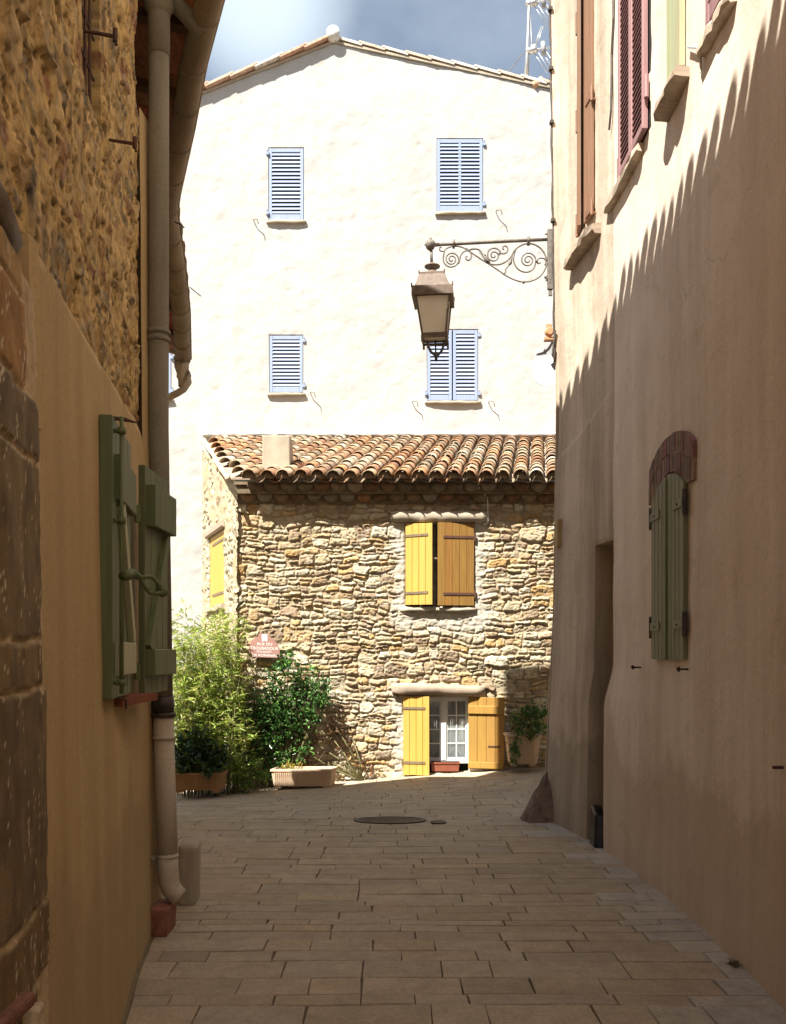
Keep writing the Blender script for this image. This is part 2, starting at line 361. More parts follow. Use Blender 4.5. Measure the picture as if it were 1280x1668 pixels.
# ---------------------------------------------------------------- walls as displaced sheets
def snapgrid(a, b, step, extra=()):
    g = list(np.linspace(a, b, max(2, int(round((b-a)/step))+1))); ex = sorted(e for e in extra if a < e < b)
    g = [x for x in g if all(abs(x-e) > step*.45 for e in ex)]+ex
    return np.array(sorted(g))
def sheet(name, us, vs, mapf, disp, mat, parent, holes=(), cols=None, clampf=None, depth=.15, revcol=None, revmat=None, smooth=True, keep=None, label=None):
    """us, vs: grid lines; disp(U,V)->(d, colours); mapf(U,V,D)->xyz arrays; holes: (u0,u1,v0,v1)"""
    U, V = np.meshgrid(us, vs)
    if clampf is not None: V = np.minimum(V, clampf(U))
    D, K = disp(U, V)
    fade = np.ones_like(U)
    for (u0,u1,v0,v1) in holes:
        dd = np.maximum(np.maximum(u0-U, U-u1), np.maximum(v0-V, V-v1)); fade = np.minimum(fade, .35+.65*sstep(0, .03, dd))
    D = D*fade
    Xc, Yc, Zc = mapf(U, V, D)
    nv, nu = U.shape; I = np.arange(nu*nv).reshape(nv, nu)
    F = np.stack([I[:-1,:-1].ravel(), I[:-1,1:].ravel(), I[1:,1:].ravel(), I[1:,:-1].ravel()], 1)
    uc = ((U[:-1,:-1]+U[1:,1:])/2).ravel(); vc = ((V[:-1,:-1]+V[1:,1:])/2).ravel(); ok = np.ones(len(F), bool)
    for (u0,u1,v0,v1) in holes: ok &= ~((uc > u0) & (uc < u1) & (vc > v0) & (vc < v1))
    if clampf is not None: ok &= (np.abs(V[1:,1:]-V[:-1,:-1]).ravel() > 1e-4)
    if keep is not None: ok &= keep(uc, vc)
    F = F[ok]; pts = np.stack([Xc.ravel(), Yc.ravel(), Zc.ravel()], 1)
    if K is None: K = np.ones((nu*nv, 3))
    K = K.reshape(-1, 3)
    # drop unused points, then add reveals
    used = np.unique(F); remap = -np.ones(len(pts), int); remap[used] = np.arange(len(used)); F = remap[F]; pts2 = pts[used]; K2 = K[used]
    ev = []; ef = []; ec = []
    for (u0,u1,v0,v1) in holes:
        iu = np.where((us >= u0-1e-6) & (us <= u1+1e-6))[0]; iv = np.where((vs >= v0-1e-6) & (vs <= v1+1e-6))[0]
        ring = [(iv[0], i) for i in iu]+[(j, iu[-1]) for j in iv[1:]]+[(iv[-1], i) for i in iu[::-1][1:]]+[(j, iu[0]) for j in iv[::-1][1:-1]]
        n = len(ring); b0 = len(pts2)+len(ev)
        for (j, i) in ring:
            ev.append(pts[I[j, i]]); ec.append(K[I[j, i]])
        for (j, i) in ring:
            a = mapf(np.array([[U[j,i]]]), np.array([[V[j,i]]]), np.array([[-depth]])); ev.append([float(q[0,0]) for q in a]); ec.append(K[I[j, i]] if revcol is None else revcol)
        for k in range(n): ef.append([b0+k, b0+n+k, b0+n+(k+1) % n, b0+(k+1) % n])
    if ev:
        pts2 = np.concatenate([pts2, np.array(ev)]); K2 = np.concatenate([K2, np.array(ec)]); F = np.concatenate([F, np.array(ef)])
    o = link(name, pts2, F, mat, parent, K2, smooth)
    if label: o['label'] = label
    return o

def rubble(U, V, cw, ch, seed, palette, mortar, depth=.05, rowvar=.5, joint=.09, tilt=.5, sat=1, p=2.6, flush=0.0, big=.35, ridge=.5):
    w1 = (fbm(U/.5, V/.3, seed, 3)-.5); w2 = (fbm(U/.09, V/.05, seed+3, 2)-.5)
    x = U/cw+w1*.55+w2*.14; yy = V/ch+rowvar*(fbm(U/1.3, V/.45, seed+5, 3)-.5)*4+w2*.22
    i0 = np.floor(x); j0 = np.floor(yy)
    f1 = np.full(U.shape, 9.); f2 = np.full(U.shape, 9.); id1 = np.zeros(U.shape); dx1 = np.zeros(U.shape); dy1 = np.zeros(U.shape); s2 = np.zeros(U.shape)
    for dj in (-2,-1,0,1,2):
        for di in (-2,-1,0,1,2):
            i = i0+di; j = j0+dj
            h1 = hash2(i, j, seed+11); h2 = hash2(i, j, seed+23); h3 = hash2(i, j, seed+37)
            cx = i+.5+(h1-.5)*.95+.5*(j % 2); cy = j+.5+(h2-.5)*.75
            dx = x-cx; dy = yy-cy
            d = (np.abs(dx)**p+np.abs(dy)**p)**(1/p)-big*h3*h3
            new = d < f1
            f2 = np.where(new, f1, np.minimum(f2, d)); dx1 = np.where(new, dx, dx1); dy1 = np.where(new, dy, dy1)
            id1 = np.where(new, hash2(i, j, seed+51), id1); s2 = np.where(new, hash2(i, j, seed+77), s2); f1 = np.where(new, d, f1)
    e = f2-f1
    s = sstep(joint*.4, joint*1.9, e)
    a1 = (id1*7.13 % 1)-.5; a2 = (id1*13.7 % 1)-.5
    facet = np.maximum(np.abs(dx1*(.5+s2)+a1*.3), np.abs(dy1+a2*.3))
    h = depth*(.45+.75*s2)+tilt*depth*(a1*dx1*1.4+a2*dy1*1.2)-depth*.35*facet+(fbm(U/.045, V/.028, seed+9, 3)-.5)*depth*.45
    mort = flush*depth+(fbm(U/.03, V/.03, seed+13, 2)-.5)*depth*.18
    rg = np.abs(fbm(U/.07, V/.04, seed+15, 4)-.5)*2; h = h-depth*.5*(1-sstep(0,.18,rg))*ridge
    D = mort*(1-s)+np.maximum(h, mort)*s
    pal = np.array(palette); k = np.minimum((id1*len(pal)).astype(int), len(pal)-1)
    col = pal[k]*(.82+.36*((id1*31.7) % 1))[..., None]
    st = fbm(U/.12, V/.035, seed+21, 3)[..., None]; col = col*(.82+.36*st)
    rs = sstep(.58, .72, fbm(U/.07, V/.05, seed+29, 3))[..., None]; col = col*(1-rs*.35)+np.array([.60,.38,.16])*rs*.35
    mcol = np.array(mortar)*(.8+.4*fbm(U/.05, V/.05, seed+31, 3))[..., None]
    col = mcol*(1-s[..., None])+col*s[..., None]
    return D, col, e

def schist(U, V, seed, palette, mortar, depth=.05, hmin=.10, hmax=.21, lmin=.13, lmax=.46, joint=.009, flush=0.0, warp=1.0, tilt=1.0, slant=.09, fine=(.035,.016,.5)):
    """roughly coursed slabs: courses, cut into blocks, some split again into thin layers"""
    r = np.random.default_rng(seed)
    x = U+warp*((fbm(U/.22, V/.16, seed, 3)-.5)*.075+(fbm(U/.13, V/.07, seed+60, 2)-.5)*slant+(fbm(U/.05, V/.04, seed+1, 3)-.5)*.022)
    y = V+warp*((fbm(U/.55, V/.5, seed+2, 3)-.5)*.17+(fbm(U/.14, V/.12, seed+3, 3)-.5)*.05+(fbm(U/.035, V/.03, seed+4, 2)-.5)*.012)
    lo = y.min()-.1; hs = r.uniform(hmin, hmax, int((y.max()-lo)/hmin)+4); yb = lo+np.concatenate([[0], np.cumsum(hs)])
    row = np.clip(np.searchsorted(yb, y.ravel())-1, 0, len(hs)-1).reshape(y.shape)
    x0 = np.zeros_like(x); x1 = np.zeros_like(x); sid = np.zeros(x.shape, int); xlo = x.min()-.5; xhi = x.max()+.5
    for k in np.unique(row):
        L = r.uniform(lmin, lmax, int((xhi-xlo)/lmin)+3); xb = xlo-r.uniform(0, .3)+np.concatenate([[0], np.cumsum(L)])
        m = row == k; i = np.searchsorted(xb, x[m])-1; x0[m] = xb[i]; x1[m] = xb[i+1]; sid[m] = i
    y0 = yb[row]; y1 = yb[row+1]
    h1 = hash2(row, sid, seed+5); h2 = hash2(row, sid, seed+6); h3 = hash2(row, sid, seed+7)
    sl = (h3-.5)*.25*(x-(x0+x1)/2)                       # layers run slightly aslant
    t = (y-y0+sl)/(y1-y0)
    nl = np.where(h1 < .42, 1, np.where(h1 < .86, 2, 3))
    c1 = np.where(nl == 2, .35+.3*h2, .25+.15*h2); c2 = np.where(nl == 3, c1+.22+.2*h3, 9.)
    c1 = np.where(nl == 1, 9., c1)
    lay = (t > c1).astype(int)+(t > c2).astype(int)
    t0 = np.where(lay == 0, 0, np.where(lay == 1, c1, c2)); t1 = np.where(lay == 0, np.minimum(c1, 1), np.where(lay == 1, np.minimum(c2, 1), 1))
    H_ = (y1-y0); dyb = (t-t0)*H_; dyt = (t1-t)*H_
    hk = hash2(row*7+lay, sid, seed+8); cut = (x1-x0) > np.where(nl == 1, .3, .2)+.1*hk
    xc = x0+(x1-x0)*(.3+.4*hash2(row*5+lay, sid, seed+9)); xa = np.where(cut & (x > xc), xc, x0); xe = np.where(cut & (x <= xc), xc, x1)
    pid = hash2(row*3+lay, sid*2+(cut & (x > xc)), seed+10)
    dx = np.minimum(x-xa, xe-x); dy = np.minimum(dyb, dyt)
    rr = .022; ax = np.clip(rr-dx, 0, None); ay = np.clip(rr-dy, 0, None); e = np.minimum(np.minimum(dx, dy), rr-np.sqrt(ax*ax+ay*ay))
    jw = joint*(.5+1.4*fbm(U/.08, V/.08, seed+11, 2))
    s = sstep(jw*.5, jw*1.0+.007, e)
    a1 = (pid*7.13 % 1)-.5; a2 = (pid*13.7 % 1)-.5; a3 = (pid*29.3 % 1)
    u = (x-(xa+xe)/2)/.2; v = (dyb-(dyb+dyt)/2)/.1
    ck = np.abs(fbm(U/.10, V/.035, seed+15, 4)-.5)*2
    h = depth*(.35+.75*a3)+tilt*depth*(a1*u+a2*v*1.2)-depth*.30*(1-sstep(0, .14, ck))+(fbm(U/fine[0], V/fine[1], seed+12, 3)-.5)*depth*fine[2]-depth*.25*(1-sstep(0, .03, e))
    mort = flush*depth+(fbm(U/.03, V/.03, seed+13, 2)-.5)*depth*.2
    D = mort*(1-s)+np.maximum(h, mort)*s
    pal = np.array(palette); k = np.minimum((pid*len(pal)).astype(int), len(pal)-1)
    col = pal[k]*(.84+.32*((pid*31.7) % 1))[..., None]*(.78+.44*fbm(U/.10, V/.022, seed+21, 4))[..., None]
    rs = sstep(.58, .70, fbm(U/.09, V/.05, seed+29, 4))[..., None]; col = col*(1-rs*.4)+np.array([.50,.32,.14])*rs*.4
    gr = sstep(.60, .72, fbm(U/.06, V/.05, seed+33, 4))[..., None]; col = col*(1-gr*.35)+np.array([.58,.55,.46])*gr*.35
    mcol = np.array(mortar)*(.75+.5*fbm(U/.04, V/.04, seed+31, 3))[..., None]
    return D, mcol*(1-s[..., None])+col*s[..., None], e

# ---------------------------------------------------------------- stone house at the end of the street
YH = 13.0
sh = thing('stone_house', 'low rubble stone house with yellow shutters and terracotta tile roof facing the street', 'house', (0, YH, 0))
fu = lambda px: XX(px, YH)
hz = lambda py: H(py, YH)
UW = (fu(660), fu(771), hz(988), hz(853))           # upper window opening
LW = (fu(661), fu(764), hz(1262), hz(1136))         # lower window opening
topz = 1.6+2.24
PAL = [(.43,.355,.225), (.47,.40,.27), (.37,.265,.15), (.48,.43,.315), (.28,.21,.14), (.45,.295,.13), (.42,.355,.245), (.52,.475,.365), (.38,.305,.20), (.32,.235,.165)]
def disp_front(U, V):
    D, col, e = schist(U, V, 101, PAL, (.36,.29,.19), depth=.041, hmin=.10, hmax=.21, lmin=.14, lmax=.46, tilt=.85)
    for (u0,u1,v0,v1) in (UW, LW):                 # pale mortar smeared round the openings
        dd = np.maximum(np.maximum(u0-U, U-u1), np.maximum(v0-.12-V, V-v1))
        m = (1-sstep(.04, .30, dd+.22*(fbm(U/.16, V/.12, 7, 3)-.5)*1.4))
        m = m*np.where(V > v1+.02, .15, 1)
        md = .03+(fbm(U/.05, V/.05, 8, 3)-.5)*.03
        D = D*(1-m*.8)+md*m*.8; col = col*(1-m[...,None]*.85)+np.array([.50,.47,.40])*m[...,None]*.85
    cor = sstep(.30, .0, U-fu(388))                   # ragged rounded corner
    D = D-cor*.015*(.5+fbm(V/.12, U/.1, 3, 2))
    return D, col
us = snapgrid(fu(388)-.03, 3.3, .0115, (UW[0], UW[1], LW[0], LW[1])); vs = snapgrid(-.45, topz, .0115, (UW[2], UW[3], LW[2], LW[3]))
sheet('front_wall', us, vs, lambda U, V, D: (U, YH-D, V), disp_front, M['rubble'], sh, [UW, LW], depth=.28, revcol=(.62,.56,.46))
b = MB(); pass
# side wall (rough render), canted away to the left
SA = Vector((fu(388), YH+.0, 0)); SB = Vector((-3.22, 15.7, 0)); SL = (SB-SA).length; SU = (SB-SA)/SL; SN = Vector((-SU.y, SU.x, 0))
if SN.x > 0: SN = -SN
def smap(U, V, D): return (SA.x+SU.x*U+SN.x*D, SA.y+SU.y*U+SN.y*D, V)
slope = (H(717, 16.5)-H(780, 12.66))/(16.5-12.66); e0 = H(783, 12.66)
def roofz(y): return e0+slope*(y-12.66)
def disp_side(U, V):
    D, col, e = rubble(U, V, .34, .17, 211, [(.42,.34,.21), (.36,.28,.18), (.45,.38,.27)], (.44,.36,.24), depth=.05, joint=.25, flush=.55, big=.4)
    D2 = .03+(fbm(U/.06, V/.045, 5, 4)-.5)*.10
    pit = sstep(.60, .70, fbm(U/.05, V/.035, 6, 2)); D2 = D2-pit*.03
    col2 = np.array([.46,.40,.28])*(.82+.3*fbm(U/.3, V/.2, 9, 3))[...,None]; col2 = col2*(1-pit[...,None]*.35)
    q = sstep(.4, .6, fbm(U/.5, V/.4, 12, 3))
    return D*q+D2*(1-q), col*q[...,None]+col2*(1-q[...,None])
def side_u(px):          # where the sight line through column px meets the side wall
    k = (px-HX)/FPX; return (k*SA.y-SA.x)/(SU.x-k*SU.y)
s0, s1 = side_u(367), side_u(342)
yy0 = SA.y+SU.y*s0; yy1 = SA.y+SU.y*s1; ym = (yy0+yy1)/2
SW = (s0, s1, H(987, ym), H(868, ym))
us = snapgrid(-.05, SL, .022, SW[:2]); vs = snapgrid(-.6, 5.6, .02, SW[2:])
sheet('side_wall', us, vs, smap, disp_side, M['rubble'], sh, [SW], clampf=lambda U: roofz(SA.y+SU.y*U)-.04, depth=.05, revcol=(.6,.5,.35))
b = MB()                                              # back of the house, closing the block
b.box((3.3, YH+.02, -.5), (3.4, 16.4, topz)); part('end_wall', b, M['rough'], sh)

# shutters made of boards: frame F: u across, n out of the wall
def planks(F, u0, u1, z0, z1, n0, n1, k, col=(1,1,1), gap=.004, jit=.0, arch=None):
    b = MB(); w = (u1-u0)/k
    for i in range(k):
        c = tuple(q*rnd.uniform(.93, 1.03) for q in col); a0 = u0+i*w+(gap/2 if i else 0); a1 = u0+(i+1)*w-(gap/2 if i < k-1 else 0)
        zt0 = arch(a0) if arch else z1; zt1 = arch(a1) if arch else z1
        zz = z0+rnd.uniform(0, jit)
        q = [(a0,n0,zz),(a1,n0,zz),(a1,n1,zz),(a0,n1,zz),(a0,n0,zt0),(a1,n0,zt1),(a1,n1,zt1),(a0,n1,zt0)]
        b.hexa([F.p(*t) for t in q], c)
        if i < k-1: b.fbox(F, a1-.001, a1+gap+.001, n0+.004, n1-.006, z0+.01, min(zt1, z1)-.01, tuple(q*.45 for q in col))
    return b
def strap(F, u0, u1, z, n, par, mat='strap', h=.035, rise=0, pin=None, name='strap_hinge'):
    b = MB()
    q = [(u0,n,z),(u1,n,z+rise),(u1,n+.008,z+rise),(u0,n+.008,z),(u0,n,z+h),(u1,n,z+rise+h),(u1,n+.008,z+rise+h),(u0,n+.008,z+h)]
    b.hexa([F.p(*t) for t in q])
    if pin is not None:
        b.tube([F.p(pin, n, z-.035), F.p(pin, n, z+h+.035)], .013, 8)
        b.tube([F.p(pin, n-.1, z-.02), F.p(pin, n, z-.02)], .009, 6)
    return part(name, b, M[mat], par)

def half_open(O, ang, hinge_right, u, n):
    """frame for a leaf hinged at O, swung out of plane by ang"""
    u = Vector(u); n = Vector(n); s = -1 if hinge_right else 1
    uu = u*s*math.cos(ang)+n*math.sin(ang); nn = n*math.cos(ang)-u*s*math.sin(ang)
    return Frame(O, uu, nn)
U1 = Vector((1,0,0)); N1 = Vector((0,-1,0))
# upper window: left leaf bright, right leaf weathered amber
wd = MB(); wd.box((UW[0]-.02, YH+.24, UW[2]-.02), (UW[1]+.02, YH+.27, UW[3]+.02)); part('window_recess', wd, M['dark'], sh)
fr = MB()
fr.box((fu(706), YH+.16, UW[2]), (fu(712), YH+.2, UW[3]))
for k in range(4):
    z = lerp(UW[2], UW[3], (k+.6)/4.4); fr.box((fu(700), YH+.165, z), (fu(718), YH+.195, z+.03))
part('window', fr, M['wood'], sh, label='dark wooden casement between the two upper yellow shutters')
F = half_open((fu(661), YH-.03, 0), R(14), False, U1, N1)
wl = (fu(704)-fu(661))/math.cos(R(14))
o = part('shutter', planks(F, 0, wl, UW[2]+.02, UW[3]-.01, 0, .028, 4), M['yellow'], sh, label='bright yellow plank shutter of the upper front window'); bevel(o, .003, 1)
for z in (hz(876), hz(969)): strap(F, 0, wl*.84, z, .028, o, pin=-.012, rise=.012)
F = half_open((fu(771), YH-.03, 0), R(8), True, U1, N1)
wl = (fu(771)-fu(712))/math.cos(R(8))
o = part('shutter', planks(F, 0, wl, UW[2]+.01, UW[3]-.0, 0, .028, 5), M['amber'], sh, label='darker amber weathered plank shutter of the upper front window'); bevel(o, .003, 1)
for z in (hz(878), hz(970)): strap(F, 0, wl*.85, z, .028, o, mat='rust', pin=-.015)
# lower window
bk = MB(); bk.box((LW[0]-.02, YH+.27, LW[2]-.02), (LW[1]+.02, YH+.3, LW[3]+.02)); part('room', bk, M['dark'], sh)
wf = MB(); yf = YH+.10; x0, x1 = fu(700)-.02, fu(764)+.0; zb, zt = hz(1242), hz(1136)
xm0, xm1 = fu(719), fu(727)
def bar(b, xa, xb, za, zb_, ya=yf, dp=.035): b.box((xa, ya, za), (xb, ya+dp, zb_))
bar(wf, x0-.25, x1, zt-.035, zt, yf-.01, .06); bar(wf, x0-.25, x1, zb-.02, zb+.03, yf-.01, .06); bar(wf, x1-.022, x1, zb+.03, zt-.035, yf-.01, .06)
bar(wf, xm0, xm1, zb+.03, zt-.035, yf-.018, .07)
win = part('window', wf, M['whitep'], sh, label='white casement window with small panes and pale curtains')
ms = MB()
for (xa, xb) in ((x0-.2, xm0), (xm1, x1-.022)):
    ms.col = (1,1,1); bar(ms, xa, xa+.022, zb+.03, zt-.035); bar(ms, xb-.022, xb, zb+.03, zt-.035); bar(ms, xa+.022, xb-.022, zt-.06, zt-.035); bar(ms, xa+.022, xb-.022, zb+.03, zb+.06)
    xc = (xa+xb)/2
    if xa > fu(712): bar(ms, xc-.009, xc+.009, zb+.06, zt-.06, yf+.004, .022)
    for k in (1,2,3):
        z = lerp(zb+.06, zt-.06, k/4); bar(ms, xa+.022, xb-.022, z-.009, z+.009, yf+.002, .026)
part('muntin_frame', ms, M['whitep'], win)
gl = MB(); gl.box((x0-.2, yf+.012, zb+.05), (x1-.02, yf+.016, zt-.05)); part('pane', gl, M['glass'], win)
cu = MB()
for (xa, xb, zc) in ((fu(702), fu(717), zb+.02), (fu(728), fu(744), zb+.05), (fu(747), fu(762), zb+.05)):
    n = 14; v = []
    for i in range(n+1):
        x = lerp(xa, xb, i/n); yv = yf+.07+.012*math.sin(i*1.9)
        lo = zc+.28*abs(i/n-.5 if xa > fu(745) else i/n)*.6
        v += [(x, yv, lo), (x, yv, zt-.04), (x, yv+.003, zt-.04), (x, yv+.003, lo)]
    cu.add(v, [(4*i+a, 4*i+(a+1)%4, 4*i+4+(a+1)%4, 4*i+4+a) for i in range(n) for a in range(4)])
part('curtain', cu, M['curtain'], win, True)
F = half_open((fu(657), YH-.03, 0), R(10), False, U1, N1)
wl = (fu(699)-fu(657))/math.cos(R(10))
o = part('shutter', planks(F, 0, wl, hz(1262), hz(1134), 0, .028, 4, jit=.012), M['yellow'], sh, label='bright yellow plank shutter left of the ground floor window'); bevel(o, .003, 1)
for z in (hz(1155), hz(1243)): strap(F, 0, wl*.85, z, .028, o, pin=-.012)
F = half_open((fu(763), YH-.03, 0), R(16), False, U1, N1)
wl = (fu(820)-fu(763))/math.cos(R(14))
o = part('shutter', planks(F, 0, wl, hz(1251), hz(1135), 0, .026, 4), M['amber2'], sh, label='amber shutter folded back flat right of the ground floor window'); bevel(o, .003, 1)
bt = MB()
bt.fbox(F, .0, wl-.01, .026, .052, hz(1162), hz(1149), ch=.006); part('batten', bt, M['amber2'], o)
bt = MB(); bt.fbox(F, .0, wl-.01, .026, .04, hz(1251)+.01, hz(1240), ch=.004); part('batten', bt, M['amber2'], o)
strap(F, wl*.55, wl*.9, hz(1215), .026, o, mat='rust', h=.018, name='shutter_latch')
# sills and lintels
def rough_beam(a, b, h, d, k=10, seed=1, jag=.012, droop=0):
    """irregular beam between two points along x, front face to -y"""
    a = Vector(a); b = Vector(b); m = MB(); vs = []; r = random.Random(seed)
    ring = [(-d,-h/2),(-d,h/2*.7),(-d*.8,h/2),(0,h/2),(0,-h/2),(-d*.85,-h/2*1.02)]
    for i in range(k+1):
        t = i/k; c = a.lerp(b, t); e = .82 if i in (0, k) else 1
        for (dy, dz) in ring: vs.append((c.x+(r.uniform(-jag, jag) if i in (0,k) else 0), c.y+dy*e+r.uniform(-jag, jag)*.5*(dy < 0), c.z+dz*e+r.uniform(-jag, jag)*.6-droop*math.sin(t*math.pi)))
    n = 6; fs = [(i*n+j, i*n+(j+1)%n, (i+1)*n+(j+1)%n, (i+1)*n+j) for i in range(k) for j in range(n)]+[tuple(range(n))[::-1], tuple(k*n+j for j in range(n))]
    m.add(vs, fs); return m
b = rough_beam((fu(637), YH, hz(842)), (fu(793), YH, hz(843)), .15, .10, 16, 3); part('lintel', b, M['concrete'], sh, True)
b = rough_beam((fu(638), YH, hz(1120)), (fu(788), YH, hz(1126)), .15, .12, 12, 5, .016); part('lintel', b, M['wood'], sh, True, label='weathered grey timber lintel over the ground floor window')
b = rough_beam((fu(652), YH+.1, hz(993)), (fu(775), YH+.1, hz(993)), .06, .18, 10, 8); part('window_sill', b, M['concrete'], sh, True)
b = rough_beam((fu(655), YH+.12, hz(1262)), (fu(770), YH+.12, hz(1262)), .06, .13, 10, 9); part('window_sill', b, M['concrete'], sh, True)
# side shutter
F = Frame(SA, SU, SN)
b = planks(F, s0+.03, s1-.03, SW[2]+.02, SW[3]-.02, -.03, .0, 3); o = part('shutter', b, M['yellow'], sh, label='narrow bright yellow shutter closed on the left side wall')
for z in (H(886, ym), H(970, ym)): strap(F, s0+.03, s1-.25, z, .0, o, h=.04)
b = MB(); b.fbox(F, s0-.1, s1+.1, 0, .09, SW[2]-.08, SW[2]); part('window_sill', b, M['concrete'], sh)
b = MB(); b.fbox(F, s0-.12, s1+.15, 0, .07, SW[3], SW[3]+.12, ch=.02); part('lintel', b, M['wood'], sh)

# canal tile helper: half-round tapering tile from a to b, hump along up
def canal(mb, a, b, r0, r1, col, up=Vector((0,0,1)), seg=7, th=.012, flip=False):
    a = Vector(a); b = Vector(b); t = (b-a).normalized(); s = t.cross(up).normalized(); u = s.cross(t).normalized()
    if flip: u = -u
    vs = []; fs = []
    for (c, r) in ((a, r0), (b, r1)):
        for rr in (r, r-th):
            for k in range(seg+1):
                q = math.pi*k/seg; vs.append(c+s*math.cos(q)*rr+u*math.sin(q)*rr)
    n = seg+1
    for k in range(seg):
        fs += [(k, k+1, 2*n+k+1, 2*n+k), (n+k+1, n+k, 3*n+k, 3*n+k+1), (k+1, k, n+k, n+k+1), (2*n+k, 2*n+k+1, 3*n+k+1, 3*n+k)]
    fs += [(0, n, 3*n, 2*n)[::-1], (seg, n+seg, 3*n+seg, 2*n+seg)]
    mb.add(vs, [f for f in fs], col)
TILEC = [(.46,.26,.15), (.50,.33,.20), (.52,.39,.26), (.42,.25,.14), (.52,.28,.14), (.36,.25,.17), (.54,.43,.30), (.46,.36,.25), (.40,.22,.13), (.56,.48,.37), (.36,.28,.19), (.48,.35,.22)]
def tcol():
    c = rnd.choice(TILEC); k = rnd.uniform(.68, 1.08); return tuple(min(.8, q*k) for q in c)
cov = MB(); chn = MB(); base = MB()
DX = .16; sp = .232; ex = .27; nrow = 16
def verge_x(y): return lerp(-2.27, -3.36, (y-12.66)/(16.4-12.66))
for c in range(-8, 28):
    xc0 = fu(388)-.02+c*sp
    for r in range(nrow):
        y0 = 12.64+r*ex; y1 = y0+.40
        if y0 > 16.3: continue
        y1 = min(y1, 16.46); x0 = xc0+DX*(y0-12.64); x1 = xc0+DX*(y1-12.64)
        if x0 < verge_x(y0)+.08 or x0 > 3.4: continue
        jx = rnd.uniform(-.012, .012); jz = rnd.uniform(-.006, .01)
        canal(cov, (x0+jx, y0, roofz(y0)+.055+jz), (x1+jx*.5, y1, roofz(y1)+.028+jz), .104, .090, tcol())
        if r == 0: cov.prism([(x0+jx+.094*math.cos(q), y0+.035, roofz(y0)+.045+.094*math.sin(q)) for q in [math.pi*j/8 for j in range(9)]], (0,.02,0), (.30,.23,.16))
        canal(chn, (x0+sp/2, y0+.03, roofz(y0)+.082), (x1+sp/2, y1, roofz(y1)+.055), .105, .085, tuple(q*.62 for q in tcol()), flip=True)  # channel colour cut down to paint in the shade between cover rows
pl = [(-2.32, 12.93), (3.4, 12.93), (3.4, 16.48), (-3.36, 16.48)]
base.prism([(x, y, roofz(y)-.035) for x, y in pl], (0,0,.03))
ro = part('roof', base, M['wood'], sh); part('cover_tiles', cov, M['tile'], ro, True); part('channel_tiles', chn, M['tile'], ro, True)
mv = MB()                                              # mortar verge and top fillet
n = 26; pts = []
for i in range(n+1):
    y = lerp(12.66, 16.44, i/n); x = verge_x(y); pts.append((x+rnd.uniform(-.012,.012), y, roofz(y)+.03+rnd.uniform(-.012,.012)))
mv.tube(pts, [rnd.uniform(.025,.05) for _ in pts], 8, (.85,.8,.72)); part('verge_mortar', mv, M['rough'], ro, True)
mv = MB(); pts = []
for i in range(60):
    x = lerp(-3.4, 3.4, i/59); pts.append((x, 16.47, roofz(16.47)+.13+rnd.uniform(-.012,.012)))
mv.tube(pts, .045, 8); part('wall_fillet', mv, M['white'], ro, True)
# genoise: two corbelled rows of tiles, eave shade mixed into their darker colour
for k, (yo, py, rr, dd) in enumerate(((12.90, 818, .108, .16), (12.79, 803, .112, .3))):
    gn = MB(); zc = H(py, 12.9)+.115
    for c in range(-1, 26):
        x = fu(392)+c*sp+(.5*sp if k == 0 else 0)
        if x > 3.35 or x < fu(392)+.06: continue
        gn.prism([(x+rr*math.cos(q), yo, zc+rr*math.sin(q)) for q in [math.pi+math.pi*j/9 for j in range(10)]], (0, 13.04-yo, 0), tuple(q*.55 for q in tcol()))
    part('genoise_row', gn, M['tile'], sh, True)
    gs = MB(); gs.box((fu(388)-.03*k, yo+.022, zc-.012), (3.35, 13.06, zc+.028), (.24,.18,.12)); part('genoise_bed', gs, M['tile'], sh)
    gm = MB(); gm.box((fu(388), yo+.05+.002*k, zc-.13), (3.35, 13.05, zc-.014), (.20,.15,.10)); part('genoise_mortar', gm, M['tile'], sh)
# chimney
cy = 13.05; cx0, cx1 = XX(427, cy), XX(472, cy)
ch = MB(); ch.box((cx0, cy, roofz(cy)-.06), (cx1, cy+.42, H(709, cy))); o = part('chimney', ch, M['concrete'], sh); bevel(o, .015, 2)
cp = MB(); cp.box((cx0+.2, cy+.12, H(709, cy)), (cx1-.08, cy+.3, H(704, cy))); part('flue_cap', cp, M['iron'], o)
# loose wire under the eaves
wr = MB(); wr.tube([(fu(772), 12.62, hz(775)), (fu(779), 12.85, hz(800)), (fu(793), 12.92, hz(812)), (fu(794), 12.93, hz(850)), (fu(787), 12.95, hz(856))], .006, 6)
solo('loose_cable', wr, M['alu'], 'thin loose wire dangling from the tiled eaves beside the upper amber shutter', 'cable')
# ---------------------------------------------------------------- tall white gabled house behind
YW = 16.5
wh = thing('white_house', 'tall white rendered gable house with pale blue louvred shutters behind the stone house', 'house', (-1, YW, 0))
gw = lambda px: XX(px, YW)
hw = lambda py: H(py, YW)
AP = (gw(543), hw(72)); slL = .39; slR = (hw(70)-hw(140))/(gw(880)-gw(543))
def gtop(U): return np.where(U < AP[0], AP[1]-(AP[0]-U)*slL, AP[1]-(U-AP[0])*slR)
def disp_w(U, V):
    D = (fbm(U/.7, V/.6, 61, 3)-.5)*.04+(fbm(U/.13, V/.12, 62, 3)-.5)*.012
    D = D+np.where(fbm(U/.1, V/.08, 63, 2) > .8, -.006, 0)
    return D, None
WIN = [(437,240,495,359), (711,225,787,345), (438,545,494,640), (695,536,779,653), (236,572,279,648)]
holes = [(gw(a), gw(c), hw(d), hw(b)) for a, b, c, d in WIN]
us = snapgrid(-6.5, 5.6, .035, sum([list(h[:2]) for h in holes], [])+[AP[0]]); vs = snapgrid(-.8, 13.2, .035, sum([list(h[2:]) for h in holes], []))
